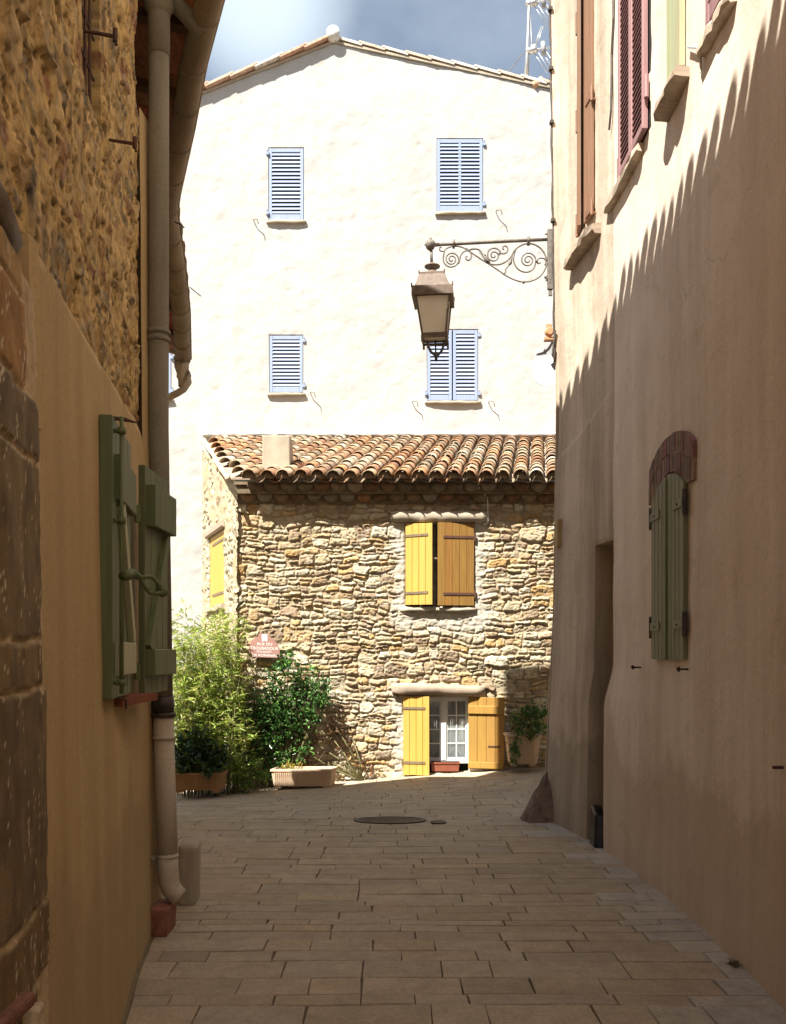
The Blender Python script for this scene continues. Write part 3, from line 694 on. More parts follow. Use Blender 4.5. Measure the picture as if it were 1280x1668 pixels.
sheet('gable_wall', us, vs, lambda U, V, D: (U, YW-D, V), disp_w, M['white'], wh, holes, clampf=gtop, depth=.09)
b = MB(); b.box((-6.5, YW+.1, -1), (-6.4, 27, 10)); b.box((5.5, YW+.1, -1), (5.6, 27, 11)); b.box((-6.5, 26.9, -1), (5.6, 27, 10)); part('side_wall', b, M['white'], wh)
rb = MB()
for (xa, xb) in ((-6.9, AP[0]), (AP[0], 6.0)):
    za, zb = float(gtop(np.array(xa))), float(gtop(np.array(xb)))
    rb.prism([(xa, YW-.03, za+.005), (xb, YW-.03, zb+.005), (xb, YW-.03, zb+.05), (xa, YW-.03, za+.05)], (0, 10.6, 0))
rf = part('roof', rb, M['concrete'], wh)
vt = MB()
def vert_tiles(xa, xb, n, ov, cols):
    for i in range(n):
        a = lerp(xa, xb, i/n); b_ = lerp(xa, xb, (i+1.12)/n); za = float(gtop(np.array(a))); zb = float(gtop(np.array(b_)))
        c = rnd.choice(cols); k = .02; lift = .055
        vt.prism([(a, YW-ov, za+lift+.035), (b_, YW-ov, zb+lift-.0), (b_, YW-ov, zb+lift+.045), (a, YW-ov, za+lift+.08)], (0, .9, 0), c)
TW = [(.78,.66,.55), (.72,.50,.38), (.82,.76,.68), (.66,.42,.30), (.80,.70,.62)]
vert_tiles(AP[0]-.02, -6.8, 13, .13, TW); vert_tiles(AP[0]+.05, 6.0, 17, .05, [(.8,.72,.62), (.74,.56,.42), (.84,.78,.7)])
part('verge_tiles', vt, M['tile'], rf)
rc = MB(); rc.tube([(AP[0], YW-.14, AP[1]+.13), (AP[0], YW+.3, AP[1]+.13)], [.12, .125], 14, (.86,.84,.78)); rc.tube([(AP[0], YW+.3, AP[1]+.12), (AP[0], 27, AP[1]+.12)], .1, 10, (.7,.5,.4)); part('ridge_tile', rc, M['tile'], rf, True)
lt = MB(); lt.tube([(gw(868), YW-.02, hw(140)), (gw(880), YW+.1, hw(131)), (gw(893), YW+.05, hw(140))], [.06,.12,.07], 8, (.70,.45,.28)); part('broken_tile', lt, M['tile'], rf, True)

def louvre(F, u0, u1, z0, z1, n0, par, mat, stile=.055, rail=.07, railb=.1, mull=False, ns=14, label=None, th=.03):
    b = MB()
    b.fbox(F, u0, u0+stile, n0, n0+th, z0, z1, ch=.004); b.fbox(F, u1-stile, u1, n0, n0+th, z0, z1, ch=.004)
    b.fbox(F, u0+stile, u1-stile, n0, n0+th-.002, z1-rail, z1, ch=.004); b.fbox(F, u0+stile, u1-stile, n0, n0+th-.002, z0, z0+railb, ch=.004)
    if mull: b.fbox(F, (u0+u1)/2-.025, (u0+u1)/2+.025, n0, n0+th-.003, z0+railb, z1-rail)
    pz = (z1-rail-z0-railb)/ns
    for i in range(ns):
        z = z0+railb+i*pz+pz*.12+rnd.uniform(-.002,.002); a0, a1 = u0+stile-.004, u1-stile+.004
        q = [(a0,n0+.026,z),(a1,n0+.026,z),(a1,n0+.002,z+pz*.78),(a0,n0+.002,z+pz*.78),(a0,n0+.032,z+.007),(a1,n0+.032,z+.007),(a1,n0+.008,z+pz*.78+.007),(a0,n0+.008,z+pz*.78+.007)]
        b.hexa([F.p(*t) for t in q], tuple([rnd.uniform(.96,1.03)]*3))
    b.fbox(F, u0+stile*.5, u1-stile*.5, n0-.02, n0-.015, z0+.02, z1-.02, (.12,.12,.16))
    o = part('shutter', b, mat, par)
    if label: o['label'] = label
    return o
FW = Frame((0, YW, 0), (1,0,0), (0,-1,0))
specs = [(1,False,16), (1,True,17), (1,False,13), (2,False,16), (1,False,12)]
pins = [['L','L'], ['R','R'], ['R','R'], ['L','R'], []]
for wi, (h, (nl, mull, ns), (a,b_,c,d)) in enumerate(zip(holes, specs, WIN)):
    u0,u1,v0,v1 = h
    fm = MB(); t = .022
    fm.fbox(FW, u0, u0+t, -.075, -.035, v0, v1); fm.fbox(FW, u1-t, u1, -.075, -.035, v0, v1); fm.fbox(FW, u0+t, u1-t, -.075, -.035, v1-t, v1); fm.fbox(FW, u0+t, u1-t, -.075, -.035, v0, v0+t)
    wdw = part('window', fm, M['whitep'], wh)
    bk = MB(); bk.fbox(FW, u0-.02, u1+.02, -.11, -.08, v0-.02, v1+.02); part('window_recess', bk, M['dark'], wdw)
    w_ = (u1-u0)/nl
    for k in range(nl):
        o = louvre(FW, u0+.01+k*w_, u0+w_*(k+1)-.01, v0+.012, v1-.015, -.034, wh, M['blue'], mull=mull, ns=ns, label='pale blue louvred shutter' if wi != 3 else 'one of the pair of pale blue louvred shutters below the lantern')
        bevel(o, .003, 1)
        sd = -1 if (k == 0 and wi in (0, 3)) else 1
        ue = u0+.01+k*w_ if sd < 0 else u0+w_*(k+1)-.01
        for zz in (v0+.1, v1-.14): hb = MB(); hb.fbox(FW, min(ue, ue+sd*.05), max(ue, ue+sd*.05), -.004, .03, zz, zz+.055); hb.tube([FW.p(ue+sd*.03, .0, zz-.03), FW.p(ue+sd*.03, .03, zz+.08)], .012, 6); part('hinge', hb, M['blue'], o)
    b = rough_beam((u0-.03, YW, v0-.035), (u1+.04, YW, v0-.035), .055, .05, 8, 20+wi, .008); part('window_sill', b, M['concrete'], wh, True)
HK = MB()
for i, (px, py, s_) in enumerate(((418,364,-1), (812,349,1), (510,644,1), (676,659,-1), (800,659,1))):
    b = MB(); c = FW.p(gw(px), 0, hw(py)); b.tube([c+Vector((-.05*1,.05,.03)), c+Vector((-.045,-.07,.035)), c+Vector((.03,-.12,.02)), c+Vector((.05,-.12,-.07))], [.008,.008,.009,.007], 6)
    part('shutter_stay', b, M['strap'], wh, True)

# rooftop aerial
an = thing('roof_antenna', 'thin steel television mast with two branching aerials on the white house roof', 'antenna', (gw(858), YW+.5, hw(135)))
ya = YW+.5; A = lambda px, py: P(px, py, ya)
b = MB(); b.tube([A(856,138), A(859,80), A(862,0), A(863,-60)], [.035,.032,.03,.025], 8); part('mast', b, M['alu'], an, True)
b = MB(); b.tube([A(863,20), A(866,70), A(862,90), A(859,134)], .012, 6); part('cable', b, M['plastic'], an, True)
for (cy_, cnt) in ((4, 0), (81, 1)):
    b = MB(); b.tube([A(858,cy_+2), A(880,cy_-1), A(905,cy_-5)], .018, 6); b.tube([A(856,cy_+1), A(868,cy_+3)], .05, 8)
    b.tube([A(869,cy_-6), A(871,cy_+4)], .06, 6)
    for k in range(4): x = 869+k*7; b.tube([A(x,cy_+4), A(x+22,cy_+38)], .007, 5)
    for k in range(2): b.tube([A(870+k*3,cy_-4), A(882+k*3,cy_-38)], .009, 5)
    part('aerial', b, M['alu'], an, True)
    b = MB(); b.tube([A(884,cy_-12), A(886,cy_+8)], .045, 8); part('aerial_box', b, M['plastic'], an, True)
b = MB(); b.tube([A(852,86), A(822,126)], .007, 5); b.tube([A(823,122), A(820,130)], .02, 6); b.tube([A(871,132), A(900,131)], .02, 6); b.tube([A(847,136), A(862,133)], .03, 6); b.tube([A(890,130),A(890,150)], .02, 6); part('guy_wire', b, M['iron'], an)

# ---------------------------------------------------------------- left: tall rubble and ochre house beside the camera
Lb_y = np.array([-6, 0, 1.5, 2.05, 4.0, 4.6, 5.18, 5.3]); Lb_x = np.array([-.95,-.86,-.845,-.862,-1.176,-1.285,-1.361,-1.385])
def lx(y, z): return np.interp(y, Lb_y, Lb_x)-.043*np.clip(np.asarray(z, float)/2.8, 0, 1)-.012*np.clip((np.asarray(z, float)-4)/3, 0, 20)
lh = thing('ochre_house', 'tall old house at left with bare rubble upper wall and smooth ochre render below', 'house', (-1.2, 3.5, 0))
ptop_y = np.array([1.9, 2.3, 2.7, 3.47, 4.4, 4.85, 5.1, 5.2]); ptop_h = np.array([1.10,1.09,1.12,1.145,1.20,1.24,1.21,1.12])
def ptop(y): return EYE+np.interp(y, ptop_y, ptop_h)
def lmap(off=0.0):
    def f(U, V, D): return (lx(U, V)+D+off, U, V)
    return f
PALL = [(.24,.17,.09), (.32,.22,.11), (.44,.29,.12), (.20,.165,.11), (.27,.13,.07), (.38,.29,.16), (.15,.125,.09), (.48,.34,.16)]
def disp_l(U, V):
    D, col, e = schist(U, V, 305, PALL, (.56,.385,.155), depth=.026, hmin=.12, hmax=.26, lmin=.14, lmax=.46, joint=.018, flush=.3, warp=1.0, tilt=1.3, slant=.05, fine=(.03,.03,.3))
    D = D+(fbm(U/.3, V/.25, 77, 3)-.5)*.05
    D = np.where((V < ptop(U)-.01) & (U > 2.46), -.08, D)
    sm = sstep(.57, .66, fbm(U/.12, V/.14, 71, 5))[...,None]     # mortar smeared over the stones
    mc = np.array([.66,.46,.21])*(.6+.7*fbm(U/.04, V/.04, 78, 3))[...,None]
    col = col*(1-sm*.75)+mc*sm*.75
    pit = sstep(.60, .72, fbm(U/.028, V/.022, 83, 3))[...,None]; col = col*(1-pit*.65)
    D = D-pit[...,0]*.012
    return D, col
SLIT = (3.5, 3.93, EYE+2.22, 5.75)
us = snapgrid(1.35, 5.2, .0125, SLIT[:2]); vs = snapgrid(2.30, 6.0, .0125, SLIT[2:])
sheet('rubble_wall', us, vs, lmap(-.045), disp_l, M['rubble_l'], lh, [SLIT], depth=.14)
def disp_l2(U, V):
    D, col, e = rubble(U, V, .24, .125, 301, PALL, (.66,.46,.22), depth=.06, joint=.22, rowvar=.6, flush=.45, big=.5, tilt=.9); return D, col
uy = np.array([-6, 2, 4.5, 6.0]); ux = np.array([-.98, -.98, -1.05, -1.5])
sheet('upper_wall', snapgrid(-6, 6.0, .06), snapgrid(6.0, 9.9, .06), lambda U, V, D: (np.interp(U, uy, ux)+D-.05, U, V), disp_l2, M['rubble_l'], lh)
sheet('near_wall', snapgrid(-6, 1.35, .06), snapgrid(-.3, 6.0, .06), lmap(-.05), disp_l2, M['rubble_l'], lh)
# end return of the tall house, facing down the street
b = MB(); b.col = (.6,.45,.26)
b.prism([(-1.47, 5.2, -.3), (-9, 5.2, -.3), (-9, 5.2, 6.0), (-1.50, 5.2, 6.0)], (0,.03,0)); b.prism([(-1.0,-6,6.0),(-1.0,2,6.0),(-1.07,4.5,6.0),(-1.52,5.98,6.0),(-9,5.98,6.0),(-9,-6,6.0)], (0,0,.03)); b.prism([(-1.53, 5.96, 6.04), (-9, 5.96, 6.04), (-9, 5.96, 9.9), (-5.2, 5.96, 12.5), (-1.53, 5.96, 9.9)], (0,.03,0)); b.box((-9, -6, -.3), (-8.9, 5.9, 9.9)); b.box((-9, -6.1, -.3), (-.95, -6, 9.9)); part('gable_wall', b, M['rubble_l'], lh)
b = MB()
v = []
for yy, xe in ((-6.2,-.66),(4.5,-.66),(6.1,-1.14)): v += [(xe,yy,9.84),(-5.2,yy,12.62),(-9.3,yy,9.8),(-9.3,yy,9.7),(-5.2,yy,12.52),(xe,yy,9.78)]
b.add(v, [(6*i+a, 6*i+(a+1)%6, 6*i+6+(a+1)%6, 6*i+6+a) for i in range(2) for a in range(6)]+[(0,1,2,3,4,5), (17,16,15,14,13,12)]); rfl = part('roof', b, M['wood'], lh)
ct = MB()
evy = np.array([-6, 4.5, 6.1]); evx = np.array([-.62, -.62, -1.10])
y = -5.9
while y < 6.1:
    x = float(np.interp(y, evy, evx)); j_ = rnd.uniform(-.025,.02); canal(ct, (x+j_, y+rnd.uniform(-.012,.012), 9.855+rnd.uniform(-.012,.008)), (x-.5, y, 10.13), rnd.uniform(.080,.092), .08, tcol()); canal(ct, (x-.0, y+.105, 9.915), (x-.5, y+.105, 10.19), .1, .085, tcol(), flip=True); y += .21
part('eave_tiles', ct, M['tile'], rfl, True)
ck = MB(); ck.box((-4.5, 5.3, 11.0), (-3.5, 5.85, 15.0)); part('chimney', ck, M['ochre'], rfl)  # unseen oversized stack added to shade the stone house's lower right front

# smooth ochre render on the lower wall
WY = (4.10, 4.47, H(1128, 4.4), H(745, 4.4))
def disp_p(U, V): return (fbm(U/.5, V/.6, 91, 3)-.5)*.02+.0, None
us = snapgrid(2.40, 5.2, .04, WY[:2]); vs = snapgrid(-.3, 3.0, .04, WY[2:])
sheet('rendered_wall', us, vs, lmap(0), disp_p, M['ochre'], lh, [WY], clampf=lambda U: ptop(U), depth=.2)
rim = MB(); n = 60; v = []
for i in range(n+1):
    y = lerp(2.40, 5.2, i/n); z = float(ptop(y)); D = float(disp_p(np.array([[y]]), np.array([[z]]))[0][0,0])
    x = float(lx(y, z))+D; wv = rnd.uniform(0, .012); v += [(x, y, z), (x-.10, y, z+.01+wv), (x-.004, y, z-.01)]
rim.add(v, [(3*i, 3*i+3, 3*i+4, 3*i+1) for i in range(n)]+[(3*i+2, 3*i+5, 3*i+3, 3*i) for i in range(n)]); rim.prism([(float(lx(2.4,2.3))+.012, 2.40, 2.2), (float(lx(2.4,2.3))-.14, 2.40, 2.2), (float(lx(2.4,2.3))-.14, 2.40, float(ptop(2.4))), (float(lx(2.4,2.3))+.004, 2.40, float(ptop(2.4)))], (0,.07,0)); part('render_edge', rim, M['ochre'], lh)
b = MB(); b.prism([(lx(5.2,0), 5.2, -.3), (lx(5.2,0)-.12, 5.2, -.3), (lx(5.2,2.8)-.12, 5.2, 2.7), (lx(5.2,2.8), 5.2, 2.7)], (0,.02,0)); part('wall_return', b, M['ochre'], lh)
# damp stain ledge and base
b = MB(); pts = [(float(lx(y,.0))+.0, y, .0) for y in np.linspace(2.4, 5.2, 14)]
b.tube([(p[0]+.0, p[1], .0+rnd.uniform(-.01,.012)) for p in pts], .022, 6, (.2,.16,.1)); part('wall_foot', b, M['joint'], lh, True)
# dressed stone door jamb at the picture's edge
BZ = [H(p, 2.25) for p in (2400, 2050, 1740, 1610, 1490, 1120, 1040, 735, 630, 482, 395)]
BR = [2.44, 2.3, 2.3, 2.44, 2.44, 2.41, 2.41, 2.41, 2.27, 2.25]
BC = [(.30,.20,.10), (.32,.22,.11), (.28,.19,.10), (.34,.22,.10), (.30,.21,.115), (.34,.235,.12), (.34,.24,.12), (.32,.23,.12), (.60,.32,.10), (.60,.38,.15)]
def disp_j(U, V):
    D = .008+(fbm(U/.02, V/.02, 94, 3)-.5)*.008; J0 = D.copy(); col = np.zeros(U.shape+(3,))+np.array([.50,.38,.22])
    wz = (fbm(U/.10, V*0, 95, 4)-.5)*.035
    V2 = V+wz
    for k in range(len(BR)):
        z0, z1 = BZ[k], BZ[k+1]; r = BR[k]+(fbm(V/.08, U*0, 96+k, 3)-.5)*.03
        dz = np.minimum(V2-z0, z1-V2); dr = r-U; e = np.minimum(dz, dr)
        m = (dz > 0) & (dr > 0)
        s = sstep(0, .009, e)
        D = np.where(m, .010+.012*s+(fbm(U/.09, V/.16, 97+k, 3)-.5)*.010, D)
        c = np.array(BC[k])*.62*(.45+1.0*fbm(U/.04, V/.08, 110+k, 5))[...,None]
        spk = sstep(.795, .83, fbm(U/.005, V/.02, 120+k, 3)+.5*(fbm(U/.03, V/.3, 130, 3)-.5))[...,None]
        c = c*(1-spk)+np.array([.66,.55,.36])*spk
        ej = sstep(.0, .014, e)[...,None]; c = c*ej+np.array([.62,.48,.28])*(1-ej)*(.6+.6*fbm(U/.02,V/.02,131,2))[...,None]
        col = np.where(m[...,None], c, col)
    col = np.where((D == J0)[...,None], np.array([.56,.42,.24])*(.7+.5*fbm(U/.03, V/.03, 140, 3))[...,None], col)
    return D, col
us = snapgrid(1.30, 2.47, .008); vs = snapgrid(-.3, 2.55, .010)
sheet('stone_jamb', us, vs, lmap(.008), disp_j, M['dressed'], lh)
cb = MB()                                               # big corbel stone
for (yy, zz, r) in ((2.05, H(352, 2.15), .12),):
    x = float(lx(yy, zz)); vs_ = []; ring = []
    for i in range(7):
        t = i/6; y = lerp(1.6, 2.27, t); hgt = .07*(1-.3*t*t); x = float(lx(y, zz))
        for q in range(8):
            a = 2*math.pi*q/8; vs_.append((x-.01+math.cos(a)*.07*(1-.5*t**3)+rnd.uniform(-.008,.008), y, zz+math.sin(a)*hgt-.01*t+rnd.uniform(-.008,.008)))
    cb.add(vs_, [(i*8+q, i*8+(q+1)%8, (i+1)*8+(q+1)%8, (i+1)*8+q) for i in range(6) for q in range(8)]+[tuple(48+q for q in range(8))], (.20,.16,.12))
part('corbel_stone', cb, M['dressed'], lh, True)
b = MB(); b.box((-1.03, 1.75, H(1668, 1.8)-.05), (-.82, 2.12, H(1642, 2.1)), (.26,.12,.08)); b.box((-.95, 2.125, H(1668,2.1)-.05), (-.825, 2.19, H(1640,2.15)), (.66,.52,.34)); o = part('brick_sill', b, M['tile'], lh); bevel(o, .01, 2)
# slit window with rusty bars
def lframe(y, z):
    p0 = Vector((float(lx(y-.2,z)), y-.2, 0)); p1 = Vector((float(lx(y+.2,z)), y+.2, 0)); u = (p1-p0).normalized()
    return Frame(Vector((float(lx(y,z)), y, 0)), u, Vector((u.y, -u.x, 0)))
F = lframe(3.7, 4.5)
b = MB(); b.fbox(F, -.3, .3, -.17, -.16, SLIT[2]-.05, 5.8); sw = part('window', b, M['oldglass'], lh, label='narrow barred slit window high in the rubble wall')
b = MB()
for k in range(3): b.tube([F.p(-.12+k*.11, -.06, SLIT[2]), F.p(-.12+k*.11, -.06, 5.7)], .007, 6)
for k in range(9): b.tube([F.p(-.2, -.06, SLIT[2]+.12+k*.17), F.p(.2, -.06, SLIT[2]+.2+k*.17)], .006, 6)
part('window_bars', b, M['rust'], sw)
for (px, py, y, L) in ((156, 50, 3.62, .10), (190, 227, 4.2, .11)):
    c = P(px, py, y); b = MB(); b.tube([c+Vector((-.05,0,0)), c+Vector((L*.7,.02,-.01)), c+Vector((L*.75,.02,-.045))], [.007,.008,.006], 6); b.tube([c+Vector((L*.7,.02,-.03)), c+Vector((L*.7,.02,.02))], .011, 6)
    part('iron_hook', b, M['rust'], lh)
# green shutters folded back beside the window
Fn = lframe(3.95, 2.0)
def leaf_frame(px0, y0, px1, y1):
    a = Vector((XX(px0, y0), y0, 0)); c = Vector((XX(px1, y1), y1, 0)); u = (c-a).normalized(); return Frame(a, u, Vector((u.y, -u.x, 0))), (c-a).length
F, L = leaf_frame(183, 3.6, 213, 4.13)
zt, zb = H(675, 3.6), H(1139, 3.6)
o = part('shutter', planks(F, 0, L, zb, zt, -.05, 0, 5), M['green'], lh, label='near green shutter leaf folded flat with its locking rod showing'); bevel(o, .003, 1)
for (za, zb2) in ((zt-.32, zt-.14), (zb+.09, zb+.225)):
    b = MB(); b.fbox(F, .07, L-.02, 0, .028, za, zb2, ch=.004); part('batten', b, M['cream'] if za < 1.6 else M['green'], o)
b = MB(); q0, q1 = F.p(.16, .0, zt-.33), F.p(L-.03, .0, zb+.23); dvec = (q1-q0).normalized(); sd = F.u.cross(dvec); sd = dvec.cross(F.n).normalized()
b.prism([q0-sd*.035, q0+sd*.035, q1+sd*.035, q1-sd*.035], F.n*.024); part('brace', b, M['cream'], o)
b = MB(); b.tube([F.p(.035, .03, zb+.02), F.p(.035, .03, zt+.0)], .0085, 8)
for zz in (H(847,3.62), H(700,3.62), H(1112,3.62)): b.tube([F.p(.035, .03, zz-.012), F.p(.035, .03, zz+.012)], .017, 8); b.tube([F.p(.035, .03, zz), F.p(.035, -.002, zz)], .009, 6)
part('locking_rod', b, M['green'], o, True)
b = MB()                                                # rod handle reaching across
hp = [P(205, 938, 3.62), P(217, 934, 3.66), P(229, 942, 3.69), P(240, 953, 3.72), P(250, 962, 3.75)]
b.tube([F.p(.035,.03,H(938,3.62)), hp[0], hp[1]], [.016,.02,.022], 8); b.tube([hp[1], hp[2]], [.02,.012], 8)
b.tube([hp[2], P(238,939,3.72), P(248,940,3.74), P(256,948,3.76), P(262,962,3.78)], [.010,.009,.009,.009,.012], 8)
b.tube([hp[2], P(234,953,3.72), P(243,965,3.74), P(254,967,3.76), P(263,965,3.78)], [.010,.009,.009,.009,.014], 8)
b.tube([P(262,962,3.77), P(265,964,3.79)], .024, 10)
b.tube([P(219,928,3.66), P(220,938,3.66)], .012, 6)
part('rod_handle', b, M['green'], o, True)
b = MB(); c = F.p(.05, 0, zt); b.tube([c+Vector((-.02,0,.0)), c+Vector((.03,.05,.005)), c+Vector((.055,.12,.01))], [.008,.009,.003], 6); part('shutter_stay', b, M['rust'], lh)
c = P(205, 1140, 3.75); b = MB(); b.tube([c+Vector((-.08,0,.02)), c+Vector((.0,0,.0)), c+Vector((0,0,-.035))], [.008,.008,.006], 6); part('shutter_stay', b, M['rust'], lh)
F, L = leaf_frame(236, 4.45, 273, 4.88)
zt, zb = H(757, 4.45), H(1131, 4.45)
o = part('shutter', planks(F, 0, L, zb, zt, -.032, 0, 4), M['green'], lh, label='far green shutter leaf swung out from the wall'); bevel(o, .003, 1)
for (za, zb2) in ((H(862,4.45)+.02, H(788,4.45)), (H(1101,4.45), H(1057,4.45))):
    b = MB(); b.fbox(F, .02, L+.01, 0, .045, za, zb2, ch=.004); part('batten', b, M['green'], o)
b = MB(); q0, q1 = F.p(L-.06, 0, H(864,4.45)), F.p(.04, 0, H(1056,4.45)); dvec = (q1-q0).normalized(); sd = dvec.cross(F.n).normalized()
b.prism([q0-sd*.03, q0+sd*.03, q1+sd*.03, q1-sd*.03], F.n*.022); part('brace', b, M['green'], o)
for zz in (H(835,4.45), H(1090,4.45)): b = MB(); b.tube([F.p(-.03, -.03, zz-.05), F.p(-.03, -.03, zz+.03)], .016, 8); b.fbox(F, -.03, .02, -.04, -.02, zz-.03, zz); part('hinge', b, M['green'], o)
b = MB(); b.box((-1.32, 3.92, WY[2]-.04), (-1.15, 4.5, WY[2]-.005)); part('window_sill', b, M['redpot'], lh)
Fg = lframe(4.3, 1.8); b = MB(); b.fbox(Fg, -.3, .3, -.22, -.205, WY[2]-.05, WY[3]+.05); part('window', b, M['dark'], lh)

# ---------------------------------------------------------------- left: lower house with gutter and downpipe
gh = thing('gutter_house', 'lower house beyond the ochre one with long zinc gutter along its tiled eaves', 'house', (-1.8, 7.5, 0))
gy = np.array([4.9, 5.35, 5.80, 6.35, 7.05, 7.19, 7.80, 8.59, 9.6]); gx = np.array([-.80,-.984,-1.176,-1.372,-1.636,-1.682,-1.763,-1.895,-2.106]); ghh = np.array([3.87,3.8,3.71,3.61,3.50,3.45,3.33,3.20,3.07])
def gp(y, dx=0, dz=0): return Vector((float(np.interp(y, gy, gx))+dx, y, EYE+float(np.interp(y, gy, ghh))+dz))
YS = list(np.linspace(5.22, 9.6, 40))
wy = np.array([5.2, 5.42, 5.55, 5.65, 6.6, 7.5, 8.6, 9.6]); wx = np.array([-1.395,-1.375,-1.385,-1.60,-1.86,-2.10,-2.28,-2.56])
us = snapgrid(5.22, 9.6, .08)
sheet('street_wall', us, snapgrid(-.4, 4.7, .1), lambda U, V, D: (np.interp(U, wy, wx)+D-.01*V, U, V), lambda U, V: ((fbm(U, V, 5, 3)-.5)*.02, None), M['ochre'], gh, clampf=lambda U: EYE+np.interp(U, gy, ghh)-.12)
b = MB(); zt = gp(9.6).z-.05
b.prism([(-2.60, 9.59, -.5), (-8.9, 9.59, -.5), (-8.9, 9.59, zt+1.6), (-2.62, 9.59, zt)], (0,.04,0)); b.box((-8.9, 5.25, -.5), (-8.8, 9.58, zt+1.6)); part('end_wall', b, M['ochre'], gh)
b = MB(); v = []; n = len(YS)
for y in YS:
    e = gp(y, -.07, .05); v += [e, e+Vector((-6.6, 0, 2.0)), e+Vector((-6.6,0,1.93)), e+Vector((0,0,-.03))]
b.add(v, [(4*i+a, 4*i+(a+1)%4, 4*i+4+(a+1)%4, 4*i+4+a) for i in range(n-1) for a in range(4)]+[(0,1,2,3), tuple(4*(n-1)+a for a in (3,2,1,0))], (.45,.25,.15)); rg = part('roof', b, M['tile'], gh)
b = MB(); b2 = MB(); y = 5.3
while y < 9.6:
    e = gp(y, -.03, .085)
    for k in range(5): canal(b, e+Vector((-k*.33, 0, k*.1+.0)), e+Vector((-k*.33-.42, 0, k*.1+.115)), .1, .08, tcol(), seg=6)
    canal(b2, gp(y+.115, -.02, .10), gp(y+.115, -1.6, .56), .1, .09, tcol(), flip=True, seg=6)
    y += .23
part('cover_tiles', b, M['tile'], rg, True); part('channel_tiles', b2, M['tile'], rg, True)
b = MB(); y = 5.3                                       # terracotta soffit slabs on rafters
while y < 9.3:
    a = gp(y, -.10, .0); c = gp(y+.30, -.10, .0); b.prism([a, c, c+Vector((-.8,0,.22)), a+Vector((-.8,0,.22))], (0,0,.015), tuple(q*rnd.uniform(.8,1.1) for q in (.46,.20,.11))); y += .31
part('soffit_slabs', b, M['tile'], gh)
y = 5.5
while y < 9.5:
    b = MB(); a = gp(y, -.14, -.04); b.prism([a, a+Vector((0,.08,0)), a+Vector((-.6,.08,.165)), a+Vector((-.6,0,.165))], (0,0,.05), (.28,.18,.11)); y += .5
    part('rafter', b, M['wood'], gh)
# gutter: half round with bead and joints
def gutter(ys, r=.085):
    b = MB(); v = []; seg = 10; n = len(ys)
    for y in ys:
        c = gp(y, -r, .0)
        for rr in (r, r-.006):
            for k in range(seg+1):
                q = math.pi+math.pi*k/seg; v.append(c+Vector((-math.cos(q)*rr*-1, 0, math.sin(q)*rr)))
    m = 2*(seg+1); f = []
    for i in range(n-1):
        for k in range(seg): f += [(i*m+k, i*m+k+1, (i+1)*m+k+1, (i+1)*m+k), (i*m+seg+1+k+1, i*m+seg+1+k, (i+1)*m+seg+1+k, (i+1)*m+seg+1+k+1)]
        f += [(i*m+seg, i*m+m-1, (i+1)*m+m-1, (i+1)*m+seg), (i*m, (i+1)*m, (i+1)*m+seg+1, i*m+seg+1)]
    b.add(v, f); return b
gu = part('gutter', gutter(list(np.linspace(5.22, 9.6, 50))), M['gutter'], gh, True)
b = MB()
b.tube([gp(y, .0, .004) for y in YS], .011, 6); part('gutter_bead', b, M['gutter'], gu, True)
for y in list(np.arange(5.45, 9.58, .34)):
    b = MB(); c = gp(y, -.085); pts = [c+Vector((math.cos(math.pi+math.pi*k/9)*.0885, 0, math.sin(math.pi+math.pi*k/9)*.0885)) for k in range(10)]
    b.tube(pts, .0055, 6); part('gutter_bracket', b, M['gutter'], gu, True)
b = MB(); e = gp(9.6, -.085, -.0)
b.lathe(e+Vector((0,-.05,-.30)), [(.035,0), (.038,.07), (.055,.10), (.05,.13), (.075,.2), (.078,.26)], 12)
pp = [e+Vector((0,-.05,-.28)), P(309,606,9.55), P(307,622,9.55), P(299,634,9.55), P(288,641,9.57), P(270,650,9.65), P(262,656,9.7), P(262,1270,9.7)]
b.tube(pp, [.036,.036,.036,.036,.036,.036,.036,.036], 10); part('downpipe', b, M['pipe2'], gh, True, label='thin pale downpipe curving back from the far end of the gutter')
for q_, r_ in (([gp(7.19,-.02,-.08), gp(7.19,.03,-.10), gp(7.3,.04,-.05)], .006), ([gp(8.2,.02,0), gp(8.2,.12,-.08)], .004), ([P(277,568,9.55), P(287,567,9.55), P(290,570,9.55)], .012)): b = MB(); b.tube(q_, r_, 6); part('iron_hook', b, M['iron'], gh)
# main downpipe
yp = 5.35; px0 = XX(258, yp); r = .0585
def pc(py, dx=0): return Vector((float(np.interp(py, [-100, 700, 1140, 1470], [XX(259,yp), XX(258,yp), XX(265,yp), XX(275,yp)]))+dx, yp, H(py, yp)))
b = MB(); b.tube([pc(60), pc(300), pc(700), pc(1140)], r, 20); b.tube([pc(-60), pc(92)], r+.0045, 20)
dp = part('downpipe', b, M['pipe'], gh, True, label='thick dark painted downpipe with a pale cast lower length')
b = MB(); b.lathe(pc(28), [(r+.002,0), (r+.012,.03), (r+.028,.06), (r+.03,.16), (r+.024,.19)], 20); b.tube([pc(-25), gp(5.5,-.09,-.06)], .05, 12); part('hopper', b, M['pipe'], dp, True)
for py, dr in ((545, .006), (557, .004), (20, .008)): b = MB(); b.lathe(pc(py), [(r,-.004), (r+dr+.004,0), (r+dr+.004,.02), (r,.026)], 20); part('pipe_collar', b, M['pipe'], dp, True)
b = MB(); b.box((pc(550).x-.09, yp-.02, pc(550).z-.02), (pc(550).x-.05, yp+.03, pc(550).z+.03)); part('pipe_clip', b, M['iron'], dp)
b = MB(); b.tube([pc(1135), pc(1162)], r+.006, 20); b.lathe(pc(1168), [(r+.008,0),(r+.014,.008),(r+.014,.02),(r+.006,.028)], 20); part('coupling', b, M['iron'], dp, True)
